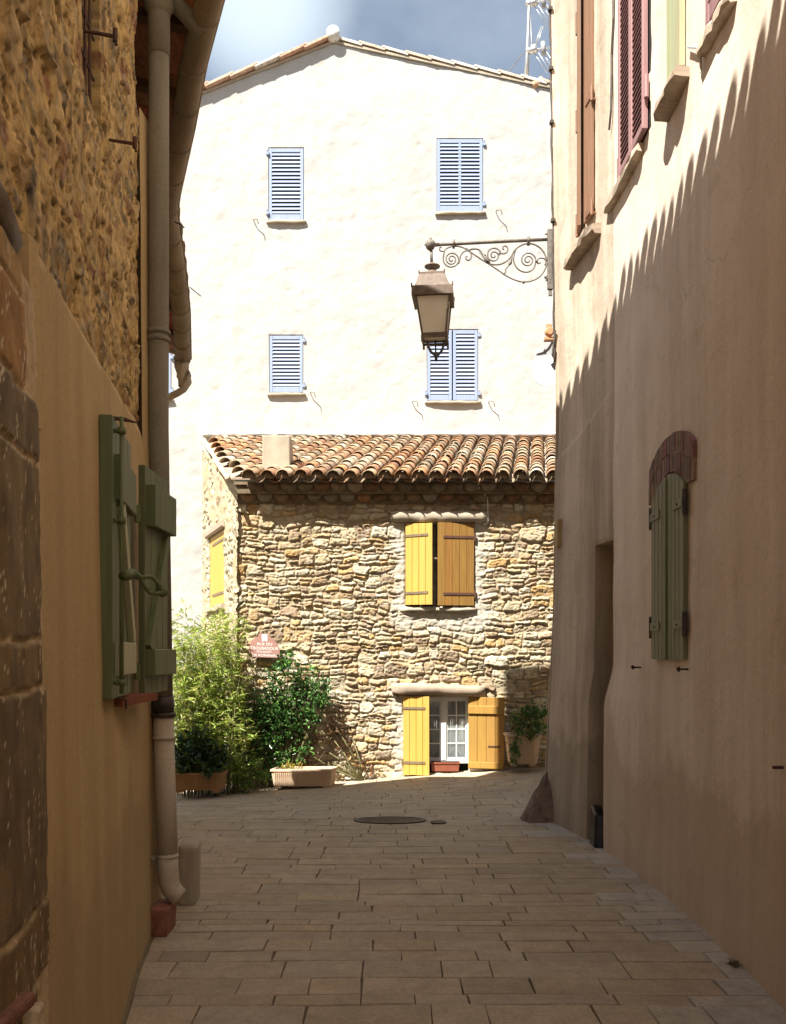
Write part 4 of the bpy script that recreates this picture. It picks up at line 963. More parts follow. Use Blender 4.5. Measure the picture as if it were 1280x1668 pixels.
b = MB(); b.tube([pc(1166), pc(1300), pc(1392)], r+.001, 20); b.lathe(pc(1204), [(r,0),(r+.009,.002),(r+.009,.018),(r,.02)], 20)
b.lathe(pc(1396), [(r,0),(r+.007,.002),(r+.007,.012),(r,.014)], 20)
el = [pc(1390), pc(1420), pc(1437, .004), pc(1448, .018), pc(1456, .040), pc(1462, .066)]
b.tube(el, [r+.003, r+.003, r+.002, r, r-.002, r-.003], 20); part('cast_foot', b, M['pipe2'], dp, True)
b = MB(); b.box((pc(1396).x-.11, yp-.012, pc(1396).z), (pc(1396).x+.03, yp+.0, pc(1396).z+.012)); b.tube([pc(1396)+Vector((-.075,-.07,.006)), pc(1396)+Vector((-.055,-.07,.006))], .012, 6); part('pipe_clip', b, M['alu'], dp)
b = MB(); z0 = gzf(-1.2, 5.9)
b.prism([(XX(292,5.95), 5.85, -.02), (XX(321,5.9), 5.85, -.02), (XX(323,5.9), 5.85, H(1378,5.85)), (XX(292,5.9), 5.85, H(1378,5.85)+.01)], (-.02, .25, 0)); o = solo('concrete_block', b, M['concrete'], 'pale rounded concrete block on the paving right behind the foot of the downpipe', 'block'); bevel(o, .035, 3)
b = MB(); b.prism([(XX(246,5.22),5.2,0.0),(XX(275,5.25),5.2,0.0),(XX(277,5.25),5.2,H(1480,5.22)),(XX(246,5.22),5.2,H(1478,5.22))], (0,.22,.0), (.32,.14,.10)); o = solo('terracotta_brick', b, M['tile'], 'dull red brick lying at the house corner in front of the downpipe', 'brick'); bevel(o, .008, 2)
# ---------------------------------------------------------------- right: long salmon rendered house
rbY = np.array([-6, 0, 4.1, 4.71, 5.27, 5.8, 6.43, 6.9, 7.3, 7.48]); rbX = np.array([1.70,1.72,1.75,1.787,1.789,1.797,1.79,1.77,1.735,1.715])
rtX = np.array([1.72,1.74,1.76,1.79,1.792,1.80,1.80,1.80,1.797,1.795])
def edge_x(z): return np.interp(z, [0,.4,1.2,2.0,4.0,8.0,11], [1.46,1.49,1.53,1.57,1.60,1.55,1.53])
def rx(y, z):
    y = np.asarray(y, float); z = np.asarray(z, float)
    k = sstep(1.15, 1.55, z); near = np.interp(y, rbY, rbX)*(1-k)+np.interp(y, rbY, rtX)*k
    n0 = 1.715*(1-k)+1.795*k; t = np.clip((y-7.48)/(9.05-7.48), 0, 1)
    bow = .035*np.sin(np.pi*t)*(1-k*.4); far = n0*(1-t)+edge_x(z)*t+bow
    return np.where(y <= 7.4805, near, far)
def ry(px, z):
    k = (px-HX)/FPX; y = 1.75/k
    for _ in range(30): y = float(rx(y, z))/k
    return y
def rmap(U, V, D): return (rx(U, V)-D, U, V)
rh = thing('salmon_house', 'long salmon rendered house wall at right, sunlit at its top and shaded below', 'house', (1.8, 5, 0))
def disp_r(U, V): return (fbm(U/.7, V/.6, 401, 4)-.5)*.030+(fbm(U/.16, V/.2, 402, 3)-.5)*.006, None
ATOP = EYE+1.16; GY0, GY1 = ry(1121, 1.6), ry(1068.5, 1.6)
GH = (GY0+.01, GY1-.01, EYE-.03, EYE+1.0)
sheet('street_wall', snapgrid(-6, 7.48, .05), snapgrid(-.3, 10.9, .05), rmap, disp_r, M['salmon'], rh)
DR = (7.495, 7.93, -.2, 2.53)
cy_ = np.array([7.48, 7.75, 8.05, 8.3, 8.95, 9.1]); cz_ = np.array([H(632,7.48), H(655,7.75), H(680,8.0), H(705,8.35), H(745,8.9), H(750,9)])
def disp_rf(U, V):
    D = disp_r(U, V)[0]
    ed = np.interp(U, cy_, cz_)+(fbm(U/.12, V*0, 412, 2)-.5)*.03
    D = D+np.where(V < ed, .016, 0)*sstep(7.48, 7.56, U)-.04*sstep(.10, 0, 9.05-U)
    return D, None
us = snapgrid(7.48, 9.05, .03, DR[:2]); vs = snapgrid(-.3, 10.9, .022, DR[2:])
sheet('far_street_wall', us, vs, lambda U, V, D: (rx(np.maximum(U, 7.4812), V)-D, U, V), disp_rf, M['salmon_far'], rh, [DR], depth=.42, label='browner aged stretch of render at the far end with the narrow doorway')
b = MB()
b.prism([(1.46,9.05,-.3),(9,9.05,-.3),(9,9.05,10.9),(1.53,9.05,10.9),(1.55,9.05,8),(1.60,9.05,4),(1.57,9.05,2),(1.49,9.05,.4)], (0,-.03,0)); b.box((8.9,-6,-.3),(9,9.0,10.9)); b.box((1.75,-6.1,-.3),(9,-6,10.9)); part('end_wall', b, M['salmon_far'], rh)
b = MB(); b.prism([(1.35,-6.2,10.88),(5.2,-6.2,12.2),(9.2,-6.2,10.88),(9.2,-6.2,10.98),(5.2,-6.2,12.3),(1.35,-6.2,10.98)], (0,15.35,0)); part('roof', b, M['tile'], rh)
b = MB(); b.box((2.10, 7.46, -.2), (2.14, 8.0, 2.5)); dr = part('door', b, M['woodv'], rh)
b = MB(); b.tube([(2.09,7.56,1.05),(2.06,7.56,1.05),(2.06,7.62,1.05)], .01, 6); part('door_handle', b, M['iron'], dr)
def rframe(y, z, off=.012):
    p0 = Vector((float(rx(y-.25,z)), y-.25, 0)); p1 = Vector((float(rx(y+.25,z)), y+.25, 0)); u = (p1-p0).normalized()
    return Frame(Vector((float(rx(y,z))-off, y, 0)), u, Vector((-u.y, u.x, 0)))
# arched green shutters
yc = (GY0+GY1)/2; F = rframe(yc, 1.8, .012); hw_ = (GY1-GY0)/2
zb = EYE-.035
def arch(u): return EYE+1.15-.11*(abs(u)/hw_)**2.2-.01*(u/hw_)
for (ua, ub, lab) in ((-hw_, -.022, 'near leaf of the narrow arched faded green shutters'), (.012, hw_, 'far leaf of the narrow arched faded green shutters')):
    o = part('shutter', planks(F, ua, ub, zb, EYE+1.1, -.01, .022, 4, arch=arch, gap=.011), M['palegreen'], rh, label=lab)
    out_ = ua if ua < -.1 else ub; sg = 1 if ua < -.1 else -1
    for zz in (EYE+.90, EYE+.155):
        b = MB(); a0, a1 = sorted((out_, out_+sg*.20)); b.fbox(F, a0, a1, .022, .031, zz, zz+.055); b.fbox(F, out_+sg*.1-.006, out_+sg*.1+.006, .031, .036, zz+.02, zz+.032, (.1,.1,.1)); part('strap_hinge', b, M['palegreen'], o)
        b = MB(); b.tube([F.p(out_-sg*.018, .018, zz-.05), F.p(out_-sg*.018, .018, zz+.10)], .016, 8); part('hinge_pin', b, M['iron'], o)
b = MB(); zt_ = EYE+1.12; b.fbox(F, -.022, .012, -.01, .034, zb+.0, zt_, ch=.004); part('centre_strip', b, M['green'], rh)
bk = MB(); n = 16; k0 = []
for i in range(n):
    a = lerp(-hw_-.16, hw_+.10, i/n)+.003; c = lerp(-hw_-.16, hw_+.10, (i+1)/n)-.003
    def zin(u): return EYE+1.165-.115*(abs(u)/hw_)**2.2 if abs(u) < hw_ else EYE+1.03
    def zou(u):
        t = abs(u+.03)/(hw_+.13); return EYE+1.405-.14*t**2.4
    for (f0, f1) in ((0, .5), (.52, 1)):
        col = tuple(q*rnd.uniform(.8, 1.15) for q in (.29,.195,.155))
        q = []
        for nn in (-.02, .012+rnd.uniform(-.003,.003)):
            q.append((nn,))
        za0, za1 = lerp(zin(a), zou(a), f0), lerp(zin(a), zou(a), f1); zc0, zc1 = lerp(zin(c), zou(c), f0), lerp(zin(c), zou(c), f1)
        n1 = q[1][0]; pts = [(a,-.02,za0),(c,-.02,zc0),(c,n1,zc0),(a,n1,za0),(a,-.02,za1),(c,-.02,zc1),(c,n1,zc1),(a,n1,za1)]
        bk.hexa([F.p(*t) for t in pts], col)
o = part('brick_arch', bk, M['tile'], rh); bevel(o, .003, 1)
bm = MB(); pts = []
for i in range(21):
    u = lerp(-hw_-.155, hw_+.095, i/20); t = abs(u+.03)/(hw_+.13); pts.append((u, EYE+1.40-.14*t**2.4))
poly = pts[::-1]+[(u, (EYE+1.17-.115*(abs(u)/hw_)**2.2) if abs(u) < hw_ else EYE+1.035) for u, _ in pts]
bm.prism([F.p(u, -.02, z) for u, z in poly], F.n*.026); part('arch_mortar', bm, M['salmon_far'], rh)
for px, py in ((1045,1087), (1122,1090)):
    y = ry(px, 1.5); Fq = rframe(y, 1.5); z = H(py, y); b = MB(); b.tube([Fq.p(0,-.02,z), Fq.p(-.01,.05,z), Fq.p(-.06,.075,z+.004)], [.006,.007,.009], 6); b.tube([Fq.p(-.0,.05,z-.015), Fq.p(0,.05,z+.015)], .009, 6); part('shutter_stay', b, M['iron'], rh, True)
y = 4.15; z = H(1250, y); Fq = rframe(y, z); b = MB(); b.tube([Fq.p(0,-.02,z), Fq.p(0,.03,z)], .008, 6); part('iron_nail', b, M['rust'], rh)

def rbeam(F, u0, u1, z, h, d, k=10, seed=1, jag=.01, rise=0):
    m = MB(); r = random.Random(seed); vs = []; ring = [(-.04,-h/2),(-.04,h/2),(d*.8,h/2),(d,h/2*.5),(d,-h/2*.6),(d*.55,-h/2)]
    for i in range(k+1):
        t = i/k; u = lerp(u0, u1, t); e = .8 if i in (0,k) else 1
        for (dn, dz) in ring: vs.append(F.p(u, dn*e+r.uniform(-jag,jag)*(dn > 0), z+rise*t+dz*e+r.uniform(-jag,jag)))
    m.add(vs, [(i*6+j, i*6+(j+1)%6, (i+1)*6+(j+1)%6, (i+1)*6+j) for i in range(k) for j in range(6)]+[tuple(range(6))[::-1], tuple(k*6+j for j in range(6))]); return m
# tall brown plank shutters
y0, y1 = ry(970, 5.4), ry(946, 5.4); F = rframe(y0, 5.4); L = (y1-y0); zb = EYE+3.80
o = part('shutter', planks(F, .0, L*.52, zb, 8.4, 0, .03, 4), M['brown'], rh, label='tall brown plank shutter on the sunlit upper wall'); bevel(o, .003, 1)
for zz in (H(345, y0), H(160, y0), H(-30,y0)):
    strap(F, -.0, L*.36, zz, .03, o, mat='brown', h=.06, pin=-.02)
F2 = Frame(F.p(L+.0, .0, 0), -(F.u*math.cos(R(16)))+F.n*math.sin(R(16)), F.n*math.cos(R(16))+F.u*math.sin(R(16)))
o = part('shutter', planks(F2, 0, L*.46, zb, 8.4, 0, .03, 3, col=(.8,.8,.8)), M['brown'], rh, label='second brown plank shutter, slightly ajar at its far side')
for py in (35, 195, 365):
    b = MB(); zz = H(py, y1); b.tube([F2.p(-.03,.02,zz-.1), F2.p(-.03,.02,zz+.1)], .022, 8); part('hinge_pin', b, M['brown'], o)
yA, yB = ry(980, 5.15), ry(931, 5.15)
b = rbeam(F, yA-y0, yB-y0, EYE+3.61, .10, .10, 9, 31, .012); part('window_sill', b, M['wood'], rh, label='worn stone sill under the tall brown shutters')
# pink louvred shutters
y0, y1 = ry(1059, 5.6), ry(1017, 5.6); F = rframe((y0+y1)/2, 5.6, .015); L = y1-y0; zb = EYE+3.68
for k in range(2):
    o = louvre(F, -L/2+k*L/2+.004, -L/2+(k+1)*L/2-.004, zb, 6.9, 0, rh, M['pink'], stile=.035, rail=.07, railb=.06, ns=34, label='dusty pink louvred shutter on the sunlit upper wall', th=.04); bevel(o, .003, 1)
b = MB(); b.fbox(F, -L/2-.03, L/2+.03, -.02, -.01, zb, 6.9); part('window_recess', b, M['dark'], rh)
for u_, zz in ((-L/2-.02, zb+.28), (L/2+.03, zb+.1)):
    b = MB(); b.tube([F.p(u_,.02,zz-.08), F.p(u_,.02,zz+.08)], .018, 8); part('hinge_pin', b, M['pink'], rh)
yA, yB = ry(1049, 5.4), ry(991, 5.4); b = rbeam(F, yA-(y0+y1)/2, yB-(y0+y1)/2, EYE+3.63, .07, .045, 10, 32, .010, .03); part('window_sill', b, M['salmon_far'], rh)
# nearer window: cream closed shutter edge and brown sill
y0, y1 = ry(1119, 5.3), ry(1096, 5.3); F = rframe(y0, 5.3)
b = planks(F, -.0, (y1-y0)*.95, EYE+3.60, 6.4, 0, .035, 3); part('shutter', b, M['cream'], rh, label='cream closed shutter on the sunlit upper wall')
b = rbeam(F, ry(1124,5.1)-y0, ry(1087,5.1)-y0, EYE+3.52, .085, .10, 7, 33, .010); part('window_sill', b, M['wood'], rh)
y0, y1 = ry(1188, 5.0), ry(1160, 5.0); F = rframe(y0, 5.0)
o = louvre(F, 0, y1-y0, EYE+3.51, 6.1, 0, rh, M['pink'], ns=26, label='nearest dusty pink louvred shutter at the top edge')
b = rbeam(F, ry(1199,5.0)-y0, ry(1147,5.0)-y0, EYE+3.44, .08, .04, 8, 34, .010, .02); part('window_sill', b, M['salmon_far'], rh)
# cables on the wall
def rcable(pts, r, off=.02):
    out_ = []
    for px, py in pts:
        z = 5.5
        for _ in range(6): y = ry(px, z); z = H(py, y)
        out_.append(Vector((float(rx(y, z))-off, y, z)))
    b = MB(); b.tube(out_, r, 6); return b
part('wall_cable', rcable([(1003,-60),(1003,30),(1000,90),(1000,125),(999,180),(996,212)], .009), M['iron'], rh)
part('wall_cable', rcable([(1126,77),(1140,78),(1146,84),(1147,118)], .008), M['alu'], rh)
b = MB(); pts = []
for i in range(46):
    z = lerp(H(588, 9.0), 9.8, i/45); pts.append((float(edge_x(z))-.010+.006*math.sin(i*1.3), 9.03, z))
b.tube(pts, .010, 6)
for py in (16, 113, 200, 360): z = H(py, 9.03); b.box((float(edge_x(z))-.03, 9.0, z-.015), (float(edge_x(z))+.01, 9.05, z+.015))
part('wall_cable', b, M['iron'], rh, label='dark cable running down the far corner of the salmon house')
b = MB(); z = H(560, 9.03); x = float(edge_x(z)); b.tube([(x-.005,9.0,z+.12),(x-.02,9.0,z+.0),(x-.035,9.0,z-.12),(x-.02,9.0,z-.16),(x-.012,9.0,z-.05)], .009, 6); part('cable_loop', b, M['iron'], rh)
# small plaque seen edge-on
b = MB(); z0, z1 = H(893, 8.9), H(848, 8.9); x = float(rx(8.86, 2.8)); b.box((x-.05, 8.78, z0), (x+.01, 8.90, z1)); o = solo('wall_box', b, M['ochre'], 'small tan box mounted on the aged far end of the salmon house wall', 'box'); bevel(o, .006, 2)
# guard post in the doorway and corner boulder
b = MB(); c0 = Vector((1.700, 7.70, -.01)); hh = .33
b.hexa([(1.655,7.58,-.01),(1.77,7.56,-.01),(1.77,7.80,-.01),(1.66,7.80,-.01),(1.667,7.60,hh-.05),(1.76,7.58,hh-.08),(1.76,7.79,hh),(1.672,7.79,hh)]); o = solo('guard_block', b, M['black'], 'glossy black guard block at the foot of the narrow doorway on the right', 'guard block'); bevel(o, .02, 3)
def rock(c, sx, sy, sz, seed, col, lean=(0,0)):
    b = MB(); nl, nk = 22, 30; vs = []; cs = []
    for i in range(nl+1):
        th = math.pi*i/nl
        for k in range(nk):
            ph = 2*math.pi*k/nk; d = Vector((math.sin(th)*math.cos(ph), math.sin(th)*math.sin(ph), math.cos(th)))
            n1 = float(.6*fbm(np.array(d.x*1.8+d.z*1.3+7), np.array(d.y*1.8+d.z*1.1+3), seed, 5)+.4*abs(fbm(np.array(d.x*3+9-d.z), np.array(d.y*3+d.z*2+5), seed+9, 3)-.5)*2); n2 = float(vnoise(np.array(d.x*1.3+9), np.array((d.y+d.z)*1.3+5), seed+4))
            r = .78+.5*n1+.0*n2; r = .72+(r-.78)*1.9; r = round(r*7)/7*.6+r*.4
            zz = d.z*r*sz; t = max(0, zz/sz)
            vs.append(Vector((c[0]+d.x*r*sx*(1-.35*t)+lean[0]*t, c[1]+d.y*r*sy*(1-.3*t)+lean[1]*t, max(c[2]+zz, c[2]-.05))))
            kk = .7+.6*n2; cs.append(tuple(min(.7, q*kk) for q in col))
    fs = [(i*nk+k, (i+1)*nk+k, (i+1)*nk+(k+1)%nk, i*nk+(k+1)%nk) for i in range(nl) for k in range(nk)]
    b.add(vs, fs); b.c = cs; return b
bb = rock((XX(886, 8.85), 8.88, 0.0), .19, .17, .40, 9, (.19,.14,.11), (.06, .06))
o = solo('corner_boulder', bb, M['rock'], 'rugged brown boulder guarding the far foot of the salmon house corner', 'boulder')
# manhole and drain in the paving
def disc(cx, cy, r, name, lab, ry_=None, sq=False):
    b = MB(); n = 36; ry_ = ry_ or r
    vs = [(cx+r*math.cos(2*math.pi*k/n), cy+ry_*math.sin(2*math.pi*k/n), gzf(cx+r*math.cos(2*math.pi*k/n), cy+ry_*math.sin(2*math.pi*k/n))+.014) for k in range(n)]
    vs2 = [(x, y_, z-.02) for x, y_, z in vs]; inn = [(cx+(x-cx)*.88, cy+(y_-cy)*.88, z+.001) for x, y_, z in vs]; low = [(x, y_, z-.004) for x, y_, z in inn]
    b.add(vs+vs2+inn+low, [(k, (k+1)%n, 2*n+(k+1)%n, 2*n+k) for k in range(n)]+[(n+k, n+(k+1)%n, (k+1)%n, k) for k in range(n)]+[(2*n+k, 2*n+(k+1)%n, 3*n+(k+1)%n, 3*n+k) for k in range(n)]+[tuple(3*n+k for k in range(n))])
    for i in range(-3, 4):
        w_ = math.sqrt(max(0, 1-(i/4)**2))*r*.8; yy = cy+i*ry_*.22
        b.box((cx-w_, yy-.012, gzf(cx, yy)+.002), (cx+w_, yy+.012, gzf(cx, yy)+.013))
    return solo(name, b, M['iron'], lab, 'manhole cover' if not sq else 'drain cover')
disc(XX(635, 8.85), 8.85, .35, 'manhole_cover', 'broad dark iron manhole cover set in the paving mid street', ry_=.2)
disc(XX(714, 8.72), 8.72, .075, 'drain_cover', 'small dark iron drain cover just right of the manhole', sq=True)

# ---------------------------------------------------------------- wall lantern on its scroll bracket
YL = 9.08
def L6(cx, cy, dy=0): return P(640+cx/4.571, 360+cy/4.571, YL+dy)
lm = thing('street_lantern', 'copper and glass lantern hanging from a scrolled iron wall bracket over the street', 'street lamp', tuple(L6(1170, 300)))
s6 = YL/1500/4.571
def spiral(cx, cy, r0, r1, a0, turns, n=40, sx=1):
    return [(cx+sx*lerp(r0, r1, (t/n))*math.cos(a0+2*math.pi*turns*t/n), cy+lerp(r0, r1, (t/n))*math.sin(a0+2*math.pi*turns*t/n)) for t in range(n+1)]
def scroll(pts, r): 
    # smooth by Catmull-Rom
    out_ = []
    for i in range(len(pts)-1):
        p0 = pts[max(i-1,0)]; p1 = pts[i]; p2 = pts[i+1]; p3 = pts[min(i+2,len(pts)-1)]
        for k in range(4):
            t = k/4; out_.append(tuple(.5*((2*p1[j])+(-p0[j]+p2[j])*t+(2*p0[j]-5*p1[j]+4*p2[j]-p3[j])*t*t+(-p0[j]+3*p1[j]-3*p2[j]+p3[j])*t**3) for j in range(2)))
    out_.append(pts[-1]); return [L6(*p) for p in out_]
br = MB(); br.tube([L6(330,176), L6(600,163), L6(800,153), L6(1158,137)], 12.5*s6, 10)
for cx, cy in ((452,168), (1008,146)): br.tube([L6(cx-9,cy), L6(cx+9,cy-1)], 19*s6, 10); br.box(tuple(L6(cx-8,cy+30,-.015)), tuple(L6(cx+8,cy-22,.015)))
br.tube([L6(825,155), L6(826,146)], 14*s6, 8)
br.lathe(L6(278,176,0)-Vector((.0,0,0)), [(12*s6,-44*s6),(30*s6,-28*s6),(40*s6,0),(32*s6,20*s6),(14*s6,34*s6),(12*s6,46*s6),(5*s6,54*s6)], 10)
for a in range(6):
    q = a*math.pi/3; br.tube([L6(278,176), L6(278+44*math.cos(q), 176+34*math.sin(q), -.02*math.sin(q))], [.03,.008], 6)
br.tube([L6(245,178), L6(345,176)], [22*s6,14*s6], 8)
br.tube([L6(284,200), L6(288,330)], 11*s6, 10)
bk = part('bracket_arm', br, M['lampmetal'], lm, True)
b = MB(); b.box(tuple(L6(1152,505,-.02)), tuple(L6(1188,72,.02))); b.lathe(L6(1140,98), [(3*s6,-8*s6),(12*s6,0),(3*s6,9*s6)], 6); b.box(tuple(L6(1160,555,-.012)), tuple(L6(1182,500,.012))); b.tube([L6(1140,430), L6(1175,440)], 17*s6, 8); b.tube([L6(1155,490), L6(1165,495)], 12*s6, 6); o = part('wall_plate', b, M['lampmetal'], lm); bevel(o, .006, 2)
b = MB(); rr = 5.8*s6
A1 = spiral(436,286,10,62,math.pi*.2,2.4, 40)
S1 = A1+[(384,222),(420,196),(470,188),(520,198),(560,222),(610,254),(660,288),(720,325),(790,372),(850,412),(910,440),(972,454),(1040,444),(1095,412),(1132,360),(1147,300)]
b.tube(scroll(S1[::1], rr), rr, 7)
b.tube(scroll([(384,222),(372,226),(352,222),(345,208),(350,197),(362,200)], rr), [rr]*21, 7)
b.tube(scroll([(487,320),(497,285),(508,250),(530,228),(560,222),(580,242),(582,270),(566,292),(546,286),(542,268),(554,262)], rr), rr, 7)
b.tube(scroll([(560,218),(600,208),(635,212),(655,232),(668,258),(690,285),(715,318)], rr), rr*1.2, 7)
b.tube(scroll([(545,200),(570,225),(600,245)], rr*.8), rr*.9, 7)
A2 = spiral(750,258,8,46,0,1.5, 24)
b.tube(scroll(A2+[(708,228),(728,208),(758,203),(785,214),(802,234)], rr), rr, 7)
b.tube(scroll([(795,255),(790,236),(800,240),(825,244),(848,232),(854,208),(842,188),(822,190),(816,206),(828,214)], rr), rr, 7)
b.tube(scroll([(722,320),(760,326),(805,320),(850,296),(880,262),(900,226),(930,196),(970,175),(1010,168),(1055,176),(1100,205),(1128,244),(1145,300)], rr), rr*1.1, 7)
A3 = spiral(1004,292,10,58,0,2.0, 30)
b.tube(scroll(A3+[(1052,345),(1020,375),(980,381),(935,362),(905,322),(897,285),(902,250),(915,215)], rr), rr, 7)
b.tube(scroll([(1130,330),(1137,305),(1128,282),(1100,276),(1078,285),(1072,305),(1085,318),(1098,308)], rr), rr, 7)
b.tube(scroll([(885,262),(876,300),(862,330),(838,360),(838,382),(824,392)], rr), rr, 7); b.tube([L6(888,258), L6(872,318), L6(858,338)], [.004,.018,.004], 6)
b.tube([L6(665,245), L6(700,295), L6(722,322)], [.006,.024,.008], 6); b.tube([L6(640,235), L6(690,262)], [.004,.012], 6)
b.tube([L6(958,455), L6(972,455), L6(986,455)], [.004,.017,.004], 8); b.lathe(L6(972,470), [(.003,0),(.014,.015),(.004,.04)], 6)
b.tube([L6(1062,296), L6(1078,303)], 13*s6, 8); b.tube([L6(1132,410), L6(1148,425)], 14*s6, 8)
part('scrollwork', b, M['lampmetal'], lm, True)
# lantern head
def sqstack(cx, levels, rot=R(-6), tiltx=0):
    m = MB(); vs = []; fs = []
    for (h, cy, c2) in levels:
        c = L6(c2, cy)
        for sx, sy in ((-1,-1),(1,-1),(1,1),(-1,1)):
            vs.append(c+Vector((sx*math.cos(rot)-sy*math.sin(rot), sx*math.sin(rot)+sy*math.cos(rot), 0))*h*s6/1.1)
    for i in range(len(levels)-1):
        for k in range(4): fs.append((i*4+k, i*4+(k+1)%4, (i+1)*4+(k+1)%4, (i+1)*4+k))
    fs += [(3,2,1,0), tuple(4*(len(levels)-1)+k for k in range(4))]; m.add(vs, fs); return m
m_ = MB(); m_.lathe(L6(292,412), [(60*s6,0),(58*s6,12*s6),(40*s6,32*s6),(26*s6,42*s6),(24*s6,54*s6),(58*s6,68*s6),(58*s6,76*s6),(30*s6,88*s6),(14*s6,100*s6)], 20); part('finial', m_, M['copper'], lm, True)
o = part('lantern_roof', sqstack(0, [(164,560,300),(164,532,300),(143,527,299),(122,480,297),(103,430,294),(103,412,294),(62,408,293)]), M['copper'], lm); bevel(o, .004, 1)
o = part('lantern_rim', sqstack(0, [(160,600,300),(166,600,300),(166,545,300),(160,545,300)]), M['copper'], lm)
rim = MB()
fr_ = MB()
def corner(h, cy, c2, sx, sy, rot=R(-6)): return L6(c2, cy)+Vector((sx*math.cos(rot)-sy*math.sin(rot), sx*math.sin(rot)+sy*math.cos(rot), 0))*h*s6/1.1
for sx, sy in ((-1,-1),(1,-1),(1,1),(-1,1)):
    fr_.tube([corner(140,560,301,sx,sy), corner(96,868,311,sx,sy)], .013, 4)
    fr_.tube([corner(164,545,300,sx,sy), corner(164,515,300,sx,sy)], .008, 5); fr_.tube([corner(103,425,294,sx,sy), corner(103,400,294,sx,sy)], .006, 5)
    fr_.tube([corner(100,880,313,sx,sy), corner(100,925,314,sx,sy)], .011, 6)
for (h, cy, c2, rad) in ((97,868,311,.014), (101,888,313,.014), (143,566,301,.014)):
    cs = [corner(h,cy,c2,sx,sy) for sx, sy in ((-1,-1),(1,-1),(1,1),(-1,1))]
    for k in range(4): fr_.tube([cs[k], cs[(k+1)%4]], rad, 4)
part('lantern_frame', fr_, M['copper'], lm)
part('lantern_glass', sqstack(0, [(92,866,311),(134,566,301)]), M['frost'], lm)
o_ = bpy.data.objects['lantern_rim']; 
b = MB()
for k in range(4):
    pass
hp = [(250,895),(262,940),(278,972),(300,992),(320,1000),(342,990),(362,962),(374,925),(384,888)]
b.tube([L6(x+3, y_, -.09) for x, y_ in hp], .013, 8); b.tube([L6(320,1000,-.09), L6(322,1036,-.09)], [.022,.012], 8); b.tube([L6(305,1002,-.09), L6(340,1000,-.09)], .016, 8); b.tube([L6(318,1036,-.09), L6(326,1036,-.09)], .016, 8)
b.tube([L6(318,1000,-.09), L6(316,890,.09)], .008, 6); part('lower_hoop', b, M['iron'], lm, True)

# satellite dish and small terracotta wall light on the far end wall
c = P(909, 595, 9.3); ax = Vector((-.55, -.80, .28)).normalized()
b = MB(); b.lathe(c, [(.03,-.0),(.13,.012),(.21,.034),(.262,.058),(.268,.058),(.215,.026),(.13,.002),(.03,-.012)], 40, axis=ax)
d = thing('satellite_dish', 'round white satellite dish behind the corner of the salmon house', 'satellite dish', tuple(c)); part('dish', b, M['plastic'], d, True)
b = MB(); b.tube([c-ax*.01, c-ax*.12, Vector((c.x+.15, 9.07, c.z-.1))], .02, 8); part('dish_arm', b, M['alu'], d, True)
c = P(895.5, 539, 9.16); b = MB(); b.lathe(c+Vector((0,.05,0)), [(.045,0),(.045,.03),(.036,.04),(.032,.05)], 20, axis=(0,-1,0)); b.box((c.x-.05,c.y,c.z-.085),(c.x+.09,c.y+.08,c.z-.072)); b.box((c.x-.045,c.y+.02,c.z-.08),(c.x+.09,c.y+.06,c.z-.05)); b.box((c.x-.025,c.y+.02,c.z+.045),(c.x+.025,c.y+.06,c.z+.075)); b.tube([c+Vector((.0,.06,0)), c+Vector((.14,-.0,0))], .015, 6)
solo('wall_light', b, M['vent'], 'small round terracotta coloured wall light above the satellite dish', 'wall light', smooth=False)

# ---------------------------------------------------------------- street sign
sg = thing('street_sign', 'maroon enamel street name plaque with white lettering on the stone house corner', 'street sign', tuple(P(430, 1070, 12.9)))
S8 = lambda cx, cy, dy=0: P(395+cx/18.29, 1020+cy/18.29, 12.885+dy)
b = MB(); b.prism([S8(180,912), S8(1110,945), S8(1105,700), S8(1060,560), S8(960,430), S8(840,330), S8(740,225), S8(500,215), S8(450,310), S8(290,400), S8(215,560), S8(185,720)], (0,.012,0)); o = part('plate', b, M['signface'], sg)
def text(t, cx, cy, hpx, wpx, par):
    cu_ = bpy.data.curves.new('t', 'FONT'); cu_.body = t; cu_.align_x = 'CENTER'; cu_.extrude = .0; cu_.size = 1
    to = bpy.data.objects.new('t', cu_); C.objects.link(to); bpy.context.view_layer.update()
    me = bpy.data.meshes.new_from_object(to); bpy.data.objects.remove(to)
    v = np.array([tuple(q.co) for q in me.vertices]); w0 = v[:,0].max()-v[:,0].min(); h0 = v[:,1].max()-v[:,1].min()
    k = 12.885/1500/18.29; sc = Vector((wpx*k/w0, 0, hpx*k/h0)); c0 = S8(cx, cy, -.003); mb = MB()
    xm = (v[:,0].max()+v[:,0].min())/2; ym_ = v[:,1].min()
    vs_ = [Vector((c0.x+(q.co.x-xm)*sc.x, c0.y, c0.z+(q.co.y-ym_)*sc.z-(q.co.x-xm)*sc.x*.035)) for q in me.vertices]
    mb.add(vs_, [tuple(p.vertices) for p in me.polygons]); part('lettering', mb, M['signtext'], par); bpy.data.meshes.remove(me)
text('RUE DU', 660, 575, 85, 440, sg); text('TROUBADOUR', 650, 700, 85, 830, sg); text('FOLQUET', 650, 805, 75, 440, sg); text('DE ROMANIN', 650, 905, 70, 700, sg)
b = MB(); e = [S8(575,240,-.004), S8(735,245,-.004), S8(735,455,-.004), S8(690,455,-.004), S8(690,430,-.004), S8(620,430,-.004), S8(620,455,-.004), S8(575,455,-.004)]; b.add(e, [tuple(range(8))]); part('emblem', b, M['signtext'], sg)
for cx, cy in ((258,855), (1080,895)): b = MB(); b.lathe(S8(cx,cy,0), [(.008,0),(.006,.006)], 8, axis=(0,-1,0)); part('screw', b, M['iron'], sg)

